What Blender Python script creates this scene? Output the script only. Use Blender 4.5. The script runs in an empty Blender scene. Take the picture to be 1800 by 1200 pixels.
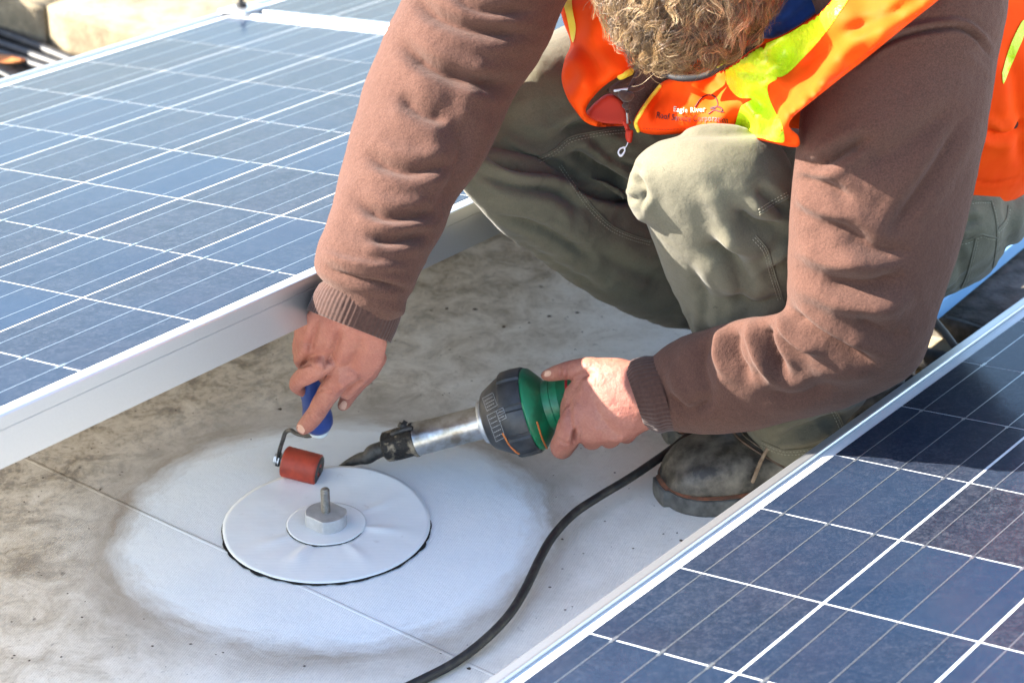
import bpy, bmesh, math, random
import numpy as np
from mathutils import Vector, Matrix, noise, geometry
from mathutils.bvhtree import BVHTree
random.seed(7); RNG=np.random.default_rng(7)
SC=bpy.context.scene; COL=SC.collection
# ------------------------------------------------------------------ camera, sky, sun, exposure
F=4140.0; PITCH=math.radians(27.9); H=1.42
cam_d=bpy.data.cameras.new('camera'); cam=bpy.data.objects.new('camera',cam_d); COL.objects.link(cam)
cam_d.sensor_width=36; cam_d.lens=F/1800*36; cam_d.clip_end=3000; cam_d.clip_start=.05
cam.location=(0,0,H); cam.rotation_euler=(math.pi/2-PITCH,0,0); SC.camera=cam
cam_d.dof.use_dof=True; cam_d.dof.focus_distance=2.5; cam_d.dof.aperture_fstop=7.0
SUN_EL=math.radians(33); SUN_D=np.array([-.98,.05]); SUN_D/=np.linalg.norm(SUN_D)
w=bpy.data.worlds.new('World'); SC.world=w; w.use_nodes=True
nt=w.node_tree; sky=nt.nodes.new('ShaderNodeTexSky'); sky.sky_type='NISHITA'; sky.sun_disc=False
sky.sun_elevation=SUN_EL; sky.sun_rotation=math.atan2(SUN_D[0],SUN_D[1])
sky.air_density=1.0; sky.dust_density=.8
nt.links.new(sky.outputs[0],nt.nodes['Background'].inputs[0]); nt.nodes['Background'].inputs[1].default_value=.114
sd=bpy.data.lights.new('sun','SUN'); so=bpy.data.objects.new('sun',sd); COL.objects.link(so)
sd.energy=5.0; sd.angle=math.radians(.55); sd.color=(1,.93,.83)
sv=Vector((SUN_D[0]*math.cos(SUN_EL),SUN_D[1]*math.cos(SUN_EL),math.sin(SUN_EL)))
so.rotation_euler=sv.to_track_quat('Z','Y').to_euler(); so.location=sv*5
SC.view_settings.view_transform='Standard'; SC.view_settings.look='None'; SC.view_settings.gamma=1; SC.view_settings.use_curve_mapping=False
SC.view_settings.exposure=2.45
SC.cycles.max_bounces=6; SC.cycles.transparent_max_bounces=12; SC.cycles.caustics_reflective=False; SC.cycles.caustics_refractive=False
# ------------------------------------------------------------------ measuring helpers (photo measurements -> metres)
cP,sP=math.cos(PITCH),math.sin(PITCH)
def c2w(x,y,z): return Vector((x,z*cP-y*sP,H-z*sP-y*cP))
def W(px,py,z): return c2w((px-900)/F*z,(py-600)/F*z,z)
def G(px,py,h=0.0): return W(px,py,(H-h)/(sP+(py-600)/F*cP))
def B(px,py,z): return W(px,py,z*1.044)
def ray(px,py): return (W(px,py,1)-Vector((0,0,H))).normalized()
CAM=Vector((0,0,H))
def projnp(co):
    x=co[:,0];Y=co[:,1];Z=co[:,2]-H
    z=Y*cP-Z*sP; y=-Y*sP-Z*cP
    return np.stack([900+F*x/z,600+F*y/z],1)
# ------------------------------------------------------------------ object helpers
def tag(o,label=None,cat=None,group=None,kind=None):
    if label:o['label']=label
    if cat:o['category']=cat
    if group:o['group']=group
    if kind:o['kind']=kind
    return o
def setpar(o,p):
    if p is not None:
        o.parent=p; o.matrix_parent_inverse=p.matrix_world.inverted() if p.get('_w') is None else Matrix(p['_w']).inverted()
def empty(name,loc=(0,0,0),mw=None):
    o=bpy.data.objects.new(name,None); COL.objects.link(o); o.empty_display_size=.05
    m=mw if mw is not None else Matrix.Translation(Vector(loc))
    o.matrix_world=m; WM[o]=m.copy(); return o
WM={}
def link(name,me,m=None,parent=None,smooth=True,local=False):
    o=bpy.data.objects.new(name,me); COL.objects.link(o)
    if m is not None and not me.materials: me.materials.append(m)
    if smooth: me.shade_smooth()
    if parent is not None:
        o.parent=parent
        if not local: o.matrix_parent_inverse=WM.get(parent,Matrix()).inverted()
    return o
def mesh(name,vs,fs):
    me=bpy.data.meshes.new(name); me.from_pydata([tuple(v) for v in vs],[],fs); me.update(); return me
def bmesh_me(name,bm):
    bmesh.ops.recalc_face_normals(bm,faces=bm.faces)
    me=bpy.data.meshes.new(name); bm.to_mesh(me); bm.free(); return me
def evalmesh(me,mods):
    o=bpy.data.objects.new('t',me); COL.objects.link(o)
    for typ,kw in mods:
        m=o.modifiers.new('m',typ)
        for k,v in kw.items(): setattr(m,k,v)
    dg=bpy.context.evaluated_depsgraph_get(); dg.update()
    r=bpy.data.meshes.new_from_object(o.evaluated_get(dg)); bpy.data.objects.remove(o); r.materials.clear(); return r
def co_of(me):
    a=np.empty(len(me.vertices)*3); me.vertices.foreach_get('co',a); return a.reshape(-1,3)
def no_of(me):
    a=np.empty(len(me.vertices)*3,dtype=np.float32); me.vertex_normals.foreach_get('vector',a); return a.reshape(-1,3).astype(float)
def set_co(me,co): me.vertices.foreach_set('co',co.ravel()); me.update()
def box(x0,x1,y0,y1,z0,z1,bev=0,seg=1):
    bm=bmesh.new(); bmesh.ops.create_cube(bm,size=1)
    for v in bm.verts: v.co=Vector(((x0+x1)/2+v.co.x*(x1-x0),(y0+y1)/2+v.co.y*(y1-y0),(z0+z1)/2+v.co.z*(z1-z0)))
    if bev: bmesh.ops.bevel(bm,geom=bm.edges[:],offset=bev,segments=seg,affect='EDGES')
    return bm
def crom(pts,n):
    """Catmull-Rom through rows of pts, n samples per span"""
    P=np.array(pts,float); out=[]
    for i in range(len(P)-1):
        p0=P[i-1] if i>0 else 2*P[0]-P[1]; p1=P[i]; p2=P[i+1]; p3=P[i+2] if i+2<len(P) else 2*P[-1]-P[-2]
        for k in range(n):
            t=k/n; out.append(.5*((2*p1)+(-p0+p2)*t+(2*p0-5*p1+4*p2-p3)*t*t+(-p0+3*p1-3*p2+p3)*t**3))
    out.append(P[-1]); return np.array(out)
def rings_mesh(rings,cap=True):
    """list of equal rings -> verts, faces"""
    n=len(rings[0]); vs=[p for r in rings for p in r]; fs=[]
    for i in range(len(rings)-1):
        for k in range(n):
            a=i*n+k;b=i*n+(k+1)%n; fs.append((a,b,b+n,a+n))
    if cap: fs.append(tuple(reversed(range(n)))); fs.append(tuple(range((len(rings)-1)*n,len(rings)*n)))
    return vs,fs
def loft(secs,seg=8,n=40,shrink=1.0,Bf=None,rnd=True):
    """secs: (Lx,Ly,Rx,Ry,depth,half thickness) measured across a limb -> closed rounded volume"""
    Bf=Bf or B
    S=crom(secs,seg); rings=[]
    for s in S:
        L=np.array(s[0:2]);R=np.array(s[2:4]);m=(L+R)/2;h=(R-L)/2*shrink
        c=Bf(m[0],m[1],s[4]); a=Bf(m[0]+h[0],m[1]+h[1],s[4])-c; d=ray(m[0],m[1])*s[5]*shrink
        rings.append([c+a*math.cos(2*math.pi*k/n)+d*math.sin(2*math.pi*k/n) for k in range(n)])
    if rnd:
        for end,nx in ((0,1),(-1,-2)):
            r=rings[end]; c=sum(r,Vector())/n; c2=sum(rings[nx],Vector())/n; d=(c-c2).normalized()
            rad=min((p-c).length for p in r); ex=[]
            for q in (30,60,80):
                q=math.radians(q); ex.append([c+(p-c)*math.cos(q)+d*rad*math.sin(q)*.8 for p in r])
            if end==0: rings=ex[::-1]+rings
            else: rings=rings+ex
    return rings_mesh(rings)
def tubep(pts,rad,n=10,taper=False,round_end=True):
    """tube through world points with radii"""
    P=[Vector(p) for p in pts]; R=[rad]*len(P) if not hasattr(rad,'__len__') else list(rad)
    rings=[]; up=None
    for i,p in enumerate(P):
        t=(P[min(i+1,len(P)-1)]-P[max(i-1,0)]).normalized()
        if up is None: up=t.orthogonal().normalized()
        up=(up-t*up.dot(t)); up=up.normalized() if up.length>1e-6 else t.orthogonal().normalized()
        s=t.cross(up)
        rings.append([p+(up*math.cos(2*math.pi*k/n)+s*math.sin(2*math.pi*k/n))*R[i] for k in range(n)])
    if round_end:
        for end,nx in ((0,1),(-1,-2)):
            r=rings[end]; c=P[end]; d=(c-P[nx]).normalized(); ex=[]
            for q in (35,70): q=math.radians(q); ex.append([c+(p-c)*math.cos(q)+d*R[end]*math.sin(q) for p in r])
            if end==0: rings=ex[::-1]+rings
            else: rings=rings+ex
    return rings_mesh(rings)
def chain(pts,n=14,sub=6,Bf=None):
    """pts: (px,py,depth,radius px)"""
    Bf=Bf or B
    S=crom(pts,sub); return tubep([Bf(s[0],s[1],s[2]) for s in S],[s[3]*s[2]*1.044/F for s in S],n)
def join(parts):
    vs=[];fs=[]
    for v,f in parts:
        k=len(vs); vs+=list(v); fs+=[tuple(i+k for i in q) for q in f]
    return vs,fs
def spline3(pts,n=8): return [Vector(p) for p in crom([tuple(p) for p in pts],n)]
def frame_of(d,up=Vector((0,0,1))):
    d=d.normalized(); s=d.cross(up); s=s.normalized() if s.length>1e-5 else d.orthogonal().normalized(); return s,s.cross(d)
def lathe(p0,d,prof,n=48,mod=None):
    """prof: (distance along d, radius)"""
    s,t=frame_of(d); d=d.normalized(); rings=[]
    for i,(x,r) in enumerate(prof):
        rings.append([p0+d*x+(s*math.cos(2*math.pi*k/n)+t*math.sin(2*math.pi*k/n))*(mod(i,x,r,2*math.pi*k/n) if mod else r) for k in range(n)])
    return rings_mesh(rings)
def segdist(P,poly):
    """distance of Nx2 points to polyline, and parameter 0..1 along it"""
    best=np.full(len(P),1e9); par=np.zeros(len(P)); side=np.zeros(len(P))
    q=np.array(poly,float); L=np.r_[0,np.cumsum(np.linalg.norm(np.diff(q,axis=0),axis=1))]
    for i in range(len(q)-1):
        a,b=q[i],q[i+1]; ab=b-a; l2=ab@ab+1e-9
        t=np.clip(((P-a)@ab)/l2,0,1); pr=a+t[:,None]*ab; d=np.linalg.norm(P-pr,axis=1)
        m=d<best; best[m]=d[m]; par[m]=((L[i]+t*math.sqrt(l2))/L[-1])[m]
        cr=(P[:,0]-a[0])*ab[1]-(P[:,1]-a[1])*ab[0]; side[m]=np.sign(cr)[m]
    return best,par,side
def folds(me,strokes,nz=.0015,nscale=14,fine=.0004,ridge=0,k=1.0):
    co=co_of(me); no=no_of(me); px=projnp(co)
    vd=co-np.array(CAM); vd/=np.linalg.norm(vd,axis=1)[:,None]
    face=np.clip(-(vd*no).sum(1)*1.6,0,1)
    D=np.zeros(len(co))
    for st in strokes:
        pts,wd,amp=st[:3]; P=crom(pts,6) if len(pts)>2 else np.array(pts,float)
        d,t,side=segdist(px,P)
        tap=np.clip(np.minimum(t,1-t)*4+.12,0,1)
        g=np.exp(-(d/wd)**2)
        # a crease is a sharp valley with a soft roll beside it
        roll=np.exp(-((d-wd*1.7)/(wd*1.1))**2)*.45
        sh=np.exp(-(d/(wd*.45))**2)*.35 if amp<0 else 0
        D+=k*amp*tap*(g+sh-roll)*face
    for i in range(len(co)):
        v=Vector(co[i])
        if ridge:
            q=Vector((v.x*.8+v.z*.3,v.y*.8,v.z*1.9))+Vector((noise.noise(v*9),noise.noise(v*9+Vector((4,0,0))),noise.noise(v*9+Vector((0,4,0)))))*.12
            D[i]+=ridge*(.35-abs(noise.noise(q*17)))*max(0,.5+noise.noise(v*7+Vector((8,8,8))))*1.6
        D[i]+=nz*noise.noise(v*nscale)+nz*.6*noise.noise(v*nscale*2.3)+fine*noise.noise(v*90)
    set_co(me,co+no*D[:,None])
def bvh(me): return BVHTree.FromPolygons([v.co.copy() for v in me.vertices],[tuple(p.vertices) for p in me.polygons])
def hit(bv,px,py,off=0.0,zdef=2.5):
    r=bv.ray_cast(CAM,ray(px,py))
    if r[0] is None: return None
    return r[0]-ray(px,py)*off
def surf_line(bv,pts,rad,off=.0,n=6,sub=8,maxjump=.05):
    P=crom(pts,sub) if len(pts)>2 else np.array([np.array(pts[0])*(1-t)+np.array(pts[1])*t for t in np.linspace(0,1,sub*2)])
    w=[]
    for p in P:
        h=hit(bv,p[0],p[1],off)
        if h is None: continue
        if w and (h-w[-1]).length>maxjump: break
        w.append(h)
    return tubep(w,rad,n) if len(w)>2 else None
def inside(P,poly):
    x,y=P[:,0],P[:,1]; r=np.zeros(len(P),bool); q=poly
    j=len(q)-1
    for i in range(len(q)):
        xi,yi=q[i];xj,yj=q[j]
        c=((yi>y)!=(yj>y))&(x<(xj-xi)*(y-yi)/((yj-yi)+1e-12)+xi); r^=c; j=i
    return r
def tri2d(outline,step,smooth=6):
    o=np.array(outline,float)
    if smooth: o=crom(list(o)+[o[0]],smooth)[:-1]
    lo=o.min(0);hi=o.max(0)
    gx,gy=np.meshgrid(np.arange(lo[0],hi[0],step),np.arange(lo[1],hi[1],step*.87)); gx=gx+ (np.arange(gx.shape[0])%2)[:,None]*step/2
    g=np.stack([gx.ravel(),gy.ravel()],1); g=g[inside(g,o)]
    d,_,_=segdist(g,np.r_[o,o[:1]]); g=g[d>step*.6]
    allp=np.r_[o,g]; n=len(o)
    r=geometry.delaunay_2d_cdt([Vector(p) for p in allp],[],[list(range(n))],1,1e-5)
    V=np.array([tuple(v) for v in r[0]]); Fc=[tuple(f) for f in r[2]]
    d,_,_=segdist(V,np.r_[o,o[:1]])
    return V,Fc,d
def sheet(outline,zfun,thick=.006,rim=14,step=7,strokes=(),smooth=6,Bf=None,nz=.0012):
    """a piece of cloth with a front, a back and a rolled rim; outline measured, depth in metres"""
    Bf=Bf or B
    V,Fc,d=tri2d(outline,step,smooth); e=np.sqrt(np.clip(1-(1-np.clip(d/rim,0,1))**2,0,1))
    off=np.zeros(len(V))
    for pts,wd,amp in strokes:
        P=crom(pts,6) if len(pts)>2 else np.array(pts,float)
        dd,t,_=segdist(V,P); tap=np.clip(np.minimum(t,1-t)*4+.15,0,1)
        off+=amp*tap*(np.exp(-(dd/wd)**2)-.4*np.exp(-((dd-wd*1.7)/(wd*1.1))**2))
    z0=np.array([zfun(p[0],p[1]) for p in V]); n=len(V); vs=[]
    for sgn in (-1,1):
        for i in range(n):
            p=V[i]; q=Bf(p[0],p[1],z0[i]); nn=nz*noise.noise(q*25)
            q=q+ray(p[0],p[1])*(sgn*thick*e[i]-off[i]*1.0+nn); vs.append(q)
    bd=set(i for i in range(n) if d[i]<1e-3); mp={i+n:(i if i in bd else i+n) for i in range(n)}
    fs=[tuple(reversed(f)) for f in Fc]+[tuple(mp[i+n] for i in f) for f in Fc]
    me=mesh('s',vs,fs)
    bm=bmesh.new(); bm.from_mesh(me); bmesh.ops.delete(bm,geom=[v for v in bm.verts if not v.link_faces],context='VERTS')
    bmesh.ops.recalc_face_normals(bm,faces=bm.faces); bm.to_mesh(me); bm.free(); return me
def patch(bv,outline,off,step=5,smooth=4,th=.0006):
    """a flat piece laid on a surface"""
    V,Fc,d=tri2d(outline,step,smooth); hs=[hit(bv,p[0],p[1],off) for p in V]
    ok=[h is not None for h in hs]; idx={}; vs=[]
    for i,h in enumerate(hs):
        if h is not None: idx[i]=len(vs); vs.append(h)
    fs=[tuple(reversed([idx[i] for i in f])) for f in Fc if all(ok[i] for i in f) and max((hs[f[0]]-hs[k]).length for k in f)<.03]
    n=len(vs)
    back=[v+(v-CAM).normalized()*th for v in vs]
    fs2=[tuple(i+n for i in reversed(f)) for f in fs]
    return mesh('p',vs+back,fs+fs2)
# ------------------------------------------------------------------ materials
def newmat(name):
    m=bpy.data.materials.new(name); m.use_nodes=True; b=m.node_tree.nodes['Principled BSDF']; return m,m.node_tree,b
def ramp(nt,src,stops):
    r=nt.nodes.new('ShaderNodeValToRGB'); e=r.color_ramp.elements
    while len(e)<len(stops): e.new(.5)
    for i,(p,c) in enumerate(stops): e[i].position=p; e[i].color=(*c,1) if len(c)==3 else c
    nt.links.new(src,r.inputs[0]); return r.outputs[0]
def noi(nt,scale,detail=4,rough=.55,vec=None,dist=0):
    n=nt.nodes.new('ShaderNodeTexNoise'); n.inputs['Scale'].default_value=scale; n.inputs['Detail'].default_value=detail; n.inputs['Roughness'].default_value=rough; n.inputs['Distortion'].default_value=dist
    if vec is not None: nt.links.new(vec,n.inputs['Vector'])
    return n.outputs['Fac']
def objco(nt): return nt.nodes.new('ShaderNodeTexCoord').outputs['Object']
def geoco(nt): return nt.nodes.new('ShaderNodeNewGeometry').outputs['Position']
def mapr(nt,src,a,b,c=0,d=1):
    n=nt.nodes.new('ShaderNodeMapRange'); n.inputs[1].default_value=a;n.inputs[2].default_value=b;n.inputs[3].default_value=c;n.inputs[4].default_value=d
    nt.links.new(src,n.inputs[0]); return n.outputs[0]
def math_(nt,op,a,b=None,c=None):
    n=nt.nodes.new('ShaderNodeMath'); n.operation=op
    for i,x in enumerate((a,b,c)):
        if x is None: continue
        if isinstance(x,(int,float)): n.inputs[i].default_value=x
        else: nt.links.new(x,n.inputs[i])
    return n.outputs[0]
def mixc(nt,f,a,b,mode='MIX'):
    n=nt.nodes.new('ShaderNodeMix'); n.data_type='RGBA'; n.blend_type=mode
    for i,x in ((0,f),(6,a),(7,b)):
        if isinstance(x,(int,float)): n.inputs[i].default_value=x
        elif isinstance(x,tuple): n.inputs[i].default_value=(*x,1)
        else: nt.links.new(x,n.inputs[i])
    return n.outputs[2]
def bump(nt,b,h,strength=.3,dist=.001,prev=None):
    n=nt.nodes.new('ShaderNodeBump'); n.inputs['Strength'].default_value=strength; n.inputs['Distance'].default_value=dist
    nt.links.new(h,n.inputs['Height'])
    if prev is not None: nt.links.new(prev,n.inputs['Normal'])
    nt.links.new(n.outputs[0],b.inputs['Normal']); return n.outputs[0]
def simple(name,c1,c2=None,scale=20,rough=.6,metal=0,bs=0,bscale=200,bd=.0005,spec=.5,sheen=0,lo=.35,hi=.65,coat=0):
    m,nt,b=newmat(name); v=objco(nt)
    if c2: nt.links.new(ramp(nt,noi(nt,scale,6,.6,v),[(lo,c1),(hi,c2)]),b.inputs['Base Color'])
    else: b.inputs['Base Color'].default_value=(*c1,1)
    b.inputs['Roughness'].default_value=rough; b.inputs['Metallic'].default_value=metal; b.inputs['Specular IOR Level'].default_value=spec
    b.inputs['Sheen Weight'].default_value=sheen; b.inputs['Coat Weight'].default_value=coat
    if bs: bump(nt,b,noi(nt,bscale,3,.6,v),bs,bd)
    return m
def mat_fleece(name,col,scale=1):
    m,nt,b=newmat(name); v=objco(nt)
    n1=noi(nt,620,3,.75,v); n2=noi(nt,9,3,.5,v); n3=noi(nt,150,4,.65,v)
    c=ramp(nt,n1,[(.33,tuple(x*.62 for x in col)),(.67,tuple(min(1,x*1.42) for x in col))])
    c=mixc(nt,mapr(nt,n2,.35,.7,0,.35),c,tuple(x*1.25 for x in col)); c=mixc(nt,mapr(nt,n3,.5,.8,0,.3),c,tuple(x*1.5 for x in col))
    nt.links.new(c,b.inputs['Base Color']); b.inputs['Roughness'].default_value=.95; b.inputs['Specular IOR Level'].default_value=.15
    b.inputs['Sheen Weight'].default_value=.10; b.inputs['Sheen Roughness'].default_value=.5; b.inputs['Sheen Tint'].default_value=(1,.8,.72,1)
    bump(nt,b,n3,.8,.0016,bump(nt,b,n1,.8,.0008)); return m
def mat_canvas(name,col):
    m,nt,b=newmat(name); v=objco(nt)
    n2=noi(nt,6,4,.6,v,.5); n3=noi(nt,45,5,.65,v); n4=noi(nt,14,4,.7,v,1.0)
    c=ramp(nt,n2,[(.3,tuple(x*.82 for x in col)),(.72,tuple(x*1.22 for x in col))])
    c=mixc(nt,mapr(nt,n4,.56,.72,0,.5),c,tuple(x*.5 for x in col))
    n5=noi(nt,3.2,5,.7,v,1.5); c=mixc(nt,mapr(nt,n5,.5,.7,0,.4),c,(col[0]*1.7,col[1]*1.62,col[2]*1.5)); n6=noi(nt,75,3,.7,v,2); c=mixc(nt,mapr(nt,n6,.66,.75,0,.55),c,tuple(x*.4 for x in col))
    c=mixc(nt,mapr(nt,n3,.6,.8,0,.35),c,(col[0]*1.6,col[1]*1.55,col[2]*1.4))
    wv=nt.nodes.new('ShaderNodeTexNoise'); wv.inputs['Scale'].default_value=650; wv.inputs['Detail'].default_value=3; wv.inputs['Roughness'].default_value=.8; nt.links.new(v,wv.inputs['Vector'])
    c=mixc(nt,.5,c,ramp(nt,wv.outputs['Fac'],[(.35,(.55,.55,.55)),(.65,(1,1,1))]),'MULTIPLY')
    nt.links.new(c,b.inputs['Base Color']); b.inputs['Roughness'].default_value=.9; b.inputs['Specular IOR Level'].default_value=.2; b.inputs['Sheen Weight'].default_value=.12
    bump(nt,b,wv.outputs['Fac'],.45,.0006,bump(nt,b,n3,.7,.0022)); return m
def mat_skin():
    m,nt,b=newmat('skin'); v=objco(nt)
    n1=noi(nt,38,4,.6,v); n2=noi(nt,150,3,.6,v); 
    c=ramp(nt,n1,[(.3,(.30,.110,.078)),(.52,(.36,.148,.105)),(.75,(.40,.18,.125))])
    n3=noi(nt,420,3,.6,v); c=mixc(nt,mapr(nt,n3,.3,.7,0,.45),c,(.22,.07,.05))
    nt.links.new(c,b.inputs['Base Color']); b.inputs['Roughness'].default_value=.55; b.inputs['Specular IOR Level'].default_value=.35
    b.inputs['Subsurface Weight'].default_value=.12; b.inputs['Subsurface Radius'].default_value=(1,.35,.2); b.inputs['Subsurface Scale'].default_value=.004
    vo=nt.nodes.new('ShaderNodeTexVoronoi'); vo.inputs['Scale'].default_value=650; vo.feature='DISTANCE_TO_EDGE'; nt.links.new(v,vo.inputs['Vector'])
    bump(nt,b,mapr(nt,vo.outputs['Distance'],0,.25),.35,.0003,bump(nt,b,n2,.9,.0016)); return m
BOLT=G(574,925)
def mat_roof():
    m,nt,b=newmat('roof_membrane'); v=geoco(nt)
    sep=nt.nodes.new('ShaderNodeSeparateXYZ'); nt.links.new(v,sep.inputs[0])
    big=noi(nt,5,6,.65,v,.4); med=noi(nt,22,7,.7,v,.6); fine=noi(nt,110,5,.75,v,.3); spk=noi(nt,60,2,.5,v)
    # soiling
    d=math_(nt,'ADD',math_(nt,'MULTIPLY',big,.55),math_(nt,'MULTIPLY',med,.45))
    base=ramp(nt,d,[(.32,(.38,.31,.22)),(.42,(.56,.485,.385)),(.52,(.72,.655,.56)),(.64,(.82,.77,.69))])
    base=mixc(nt,mapr(nt,fine,.55,.75,0,.55),base,(.20,.17,.13))
    base=mixc(nt,mapr(nt,spk,.70,.76,0,.8),base,(.07,.05,.035))
    # the dirt is thicker under and beside the raised panel row
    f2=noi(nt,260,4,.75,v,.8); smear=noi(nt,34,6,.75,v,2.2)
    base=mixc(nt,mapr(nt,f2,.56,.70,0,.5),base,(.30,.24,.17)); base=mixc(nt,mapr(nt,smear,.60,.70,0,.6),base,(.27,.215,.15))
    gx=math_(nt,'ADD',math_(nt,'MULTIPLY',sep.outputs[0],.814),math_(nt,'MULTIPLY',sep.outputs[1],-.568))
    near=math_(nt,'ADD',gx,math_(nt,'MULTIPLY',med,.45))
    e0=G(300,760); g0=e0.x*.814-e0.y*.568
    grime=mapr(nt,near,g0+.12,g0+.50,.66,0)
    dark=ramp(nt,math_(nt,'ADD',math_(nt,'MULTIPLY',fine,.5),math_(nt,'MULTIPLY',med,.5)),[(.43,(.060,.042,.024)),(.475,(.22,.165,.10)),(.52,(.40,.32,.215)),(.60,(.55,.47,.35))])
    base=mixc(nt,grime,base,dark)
    base=mixc(nt,mapr(nt,math_(nt,'ADD',near,math_(nt,'MULTIPLY',big,.5)),g0+.55,g0+.95,0,.55),base,(.86,.82,.75))  # blends to pale cream with distance from the left panel row
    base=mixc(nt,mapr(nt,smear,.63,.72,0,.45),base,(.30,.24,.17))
    # wiped clean disc round the fixing, brush swirls on its rim
    dx=math_(nt,'SUBTRACT',sep.outputs[0],BOLT.x+.005); dy=math_(nt,'SUBTRACT',sep.outputs[1],BOLT.y-.002)
    r=math_(nt,'SQRT',math_(nt,'ADD',math_(nt,'MULTIPLY',dx,dx),math_(nt,'MULTIPLY',dy,dy)))
    rw=math_(nt,'ADD',r,math_(nt,'MULTIPLY',math_(nt,'SUBTRACT',big,.5),.05))
    rw=math_(nt,'ADD',rw,math_(nt,'MULTIPLY',math_(nt,'SUBTRACT',med,.5),.018))
    ang=math_(nt,'ARCTAN2',dy,dx)
    def polar(ka,kr,sc,det):
        cb=nt.nodes.new('ShaderNodeCombineXYZ'); nt.links.new(math_(nt,'MULTIPLY',math_(nt,'SINE',ang),ka),cb.inputs[0]); nt.links.new(math_(nt,'MULTIPLY',math_(nt,'COSINE',ang),ka),cb.inputs[1]); nt.links.new(math_(nt,'MULTIPLY',rw,kr),cb.inputs[2])
        return noi(nt,sc,det,.65,cb.outputs[0],.3)
    swf=polar(1.6,26,2.2,7); sw2=polar(.8,12,1.6,4)
    ringm=math_(nt,'MULTIPLY',mapr(nt,rw,.215,.245),mapr(nt,rw,.300,.250))
    ringm=math_(nt,'MULTIPLY',ringm,mapr(nt,math_(nt,'ADD',math_(nt,'MULTIPLY',swf,.6),math_(nt,'MULTIPLY',sw2,.6)),.38,.70,.05,.95))
    base=mixc(nt,math_(nt,'MULTIPLY',mapr(nt,rw,.34,.25),.55),base,(.52,.50,.46))
    base=mixc(nt,math_(nt,'MULTIPLY',ringm,.75),base,(.30,.24,.18))
    clean=mapr(nt,math_(nt,'ADD',rw,math_(nt,'MULTIPLY',math_(nt,'SUBTRACT',swf,.5),.05)),.252,.212)
    wc=ramp(nt,noi(nt,14,5,.6,v),[(.35,(.80,.845,.86)),(.7,(.86,.89,.89))])
    wc=mixc(nt,math_(nt,'MULTIPLY',mapr(nt,swf,.50,.70,0,.22),mapr(nt,r,.14,.24)),wc,(.50,.49,.47))
    base=mixc(nt,clean,base,wc)
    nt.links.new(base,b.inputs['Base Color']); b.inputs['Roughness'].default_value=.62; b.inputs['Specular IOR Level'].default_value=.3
    wv=nt.nodes.new('ShaderNodeTexWave'); wv.inputs['Scale'].default_value=120; wv.inputs['Distortion'].default_value=.3; mp2=nt.nodes.new('ShaderNodeMapping'); mp2.inputs['Rotation'].default_value=(0,0,.35); nt.links.new(v,mp2.inputs[0]); nt.links.new(mp2.outputs[0],wv.inputs['Vector'])
    bump(nt,b,wv.outputs['Fac'],.22,.0008,bump(nt,b,fine,.4,.0012)); return m
def mat_patch():
    m,nt,b=newmat('white_membrane'); v=geoco(nt)
    c=ramp(nt,noi(nt,18,5,.6,v),[(.3,(.80,.84,.85)),(.7,(.86,.88,.88))]); c=mixc(nt,mapr(nt,noi(nt,70,3,.6,v),.66,.75,0,.25),c,(.45,.44,.42))
    nt.links.new(c,b.inputs['Base Color']); b.inputs['Roughness'].default_value=.5; b.inputs['Specular IOR Level'].default_value=.35
    wv=nt.nodes.new('ShaderNodeTexWave'); wv.inputs['Scale'].default_value=110; wv.inputs['Distortion'].default_value=.2; wv.bands_direction='Y'; nt.links.new(v,wv.inputs['Vector'])
    bump(nt,b,wv.outputs['Fac'],.14,.0005,bump(nt,b,noi(nt,30,3,.5,v),.3,.0015)); return m
def mat_cell():
    m,nt,b=newmat('silicon_cell'); v=objco(nt); oi=nt.nodes.new('ShaderNodeObjectInfo').outputs['Random']
    mp=nt.nodes.new('ShaderNodeMapping'); nt.links.new(v,mp.inputs[0])
    cb=nt.nodes.new('ShaderNodeCombineXYZ'); 
    for i in range(3): nt.links.new(math_(nt,'MULTIPLY',oi,17.0+i*7),cb.inputs[i])
    nt.links.new(cb.outputs[0],mp.inputs['Location'])
    vo=nt.nodes.new('ShaderNodeTexVoronoi'); vo.inputs['Scale'].default_value=420; nt.links.new(mp.outputs[0],vo.inputs['Vector'])
    vo2=nt.nodes.new('ShaderNodeTexVoronoi'); vo2.inputs['Scale'].default_value=140; nt.links.new(mp.outputs[0],vo2.inputs['Vector'])
    g=math_(nt,'ADD',math_(nt,'MULTIPLY',vo.outputs['Color'],.6),math_(nt,'MULTIPLY',vo2.outputs['Color'],.4))
    c=ramp(nt,g,[(.15,(.005,.008,.016)),(.5,(.012,.017,.031)),(.85,(.040,.043,.058))])
    c=mixc(nt,mapr(nt,math_(nt,'ADD',oi,noi(nt,7,2,.5,mp.outputs[0])),.6,1.6,0,.75),c,(.009,.026,.060)); c=mixc(nt,mapr(nt,noi(nt,9,3,.6,mp.outputs[0]),.45,.75,0,.3),c,(.020,.019,.036))
    nt.links.new(c,b.inputs['Base Color']); b.inputs['Roughness'].default_value=.6; b.inputs['Specular IOR Level'].default_value=.06
    bump(nt,b,vo.outputs['Distance'],.25,.0004); return m
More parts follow.
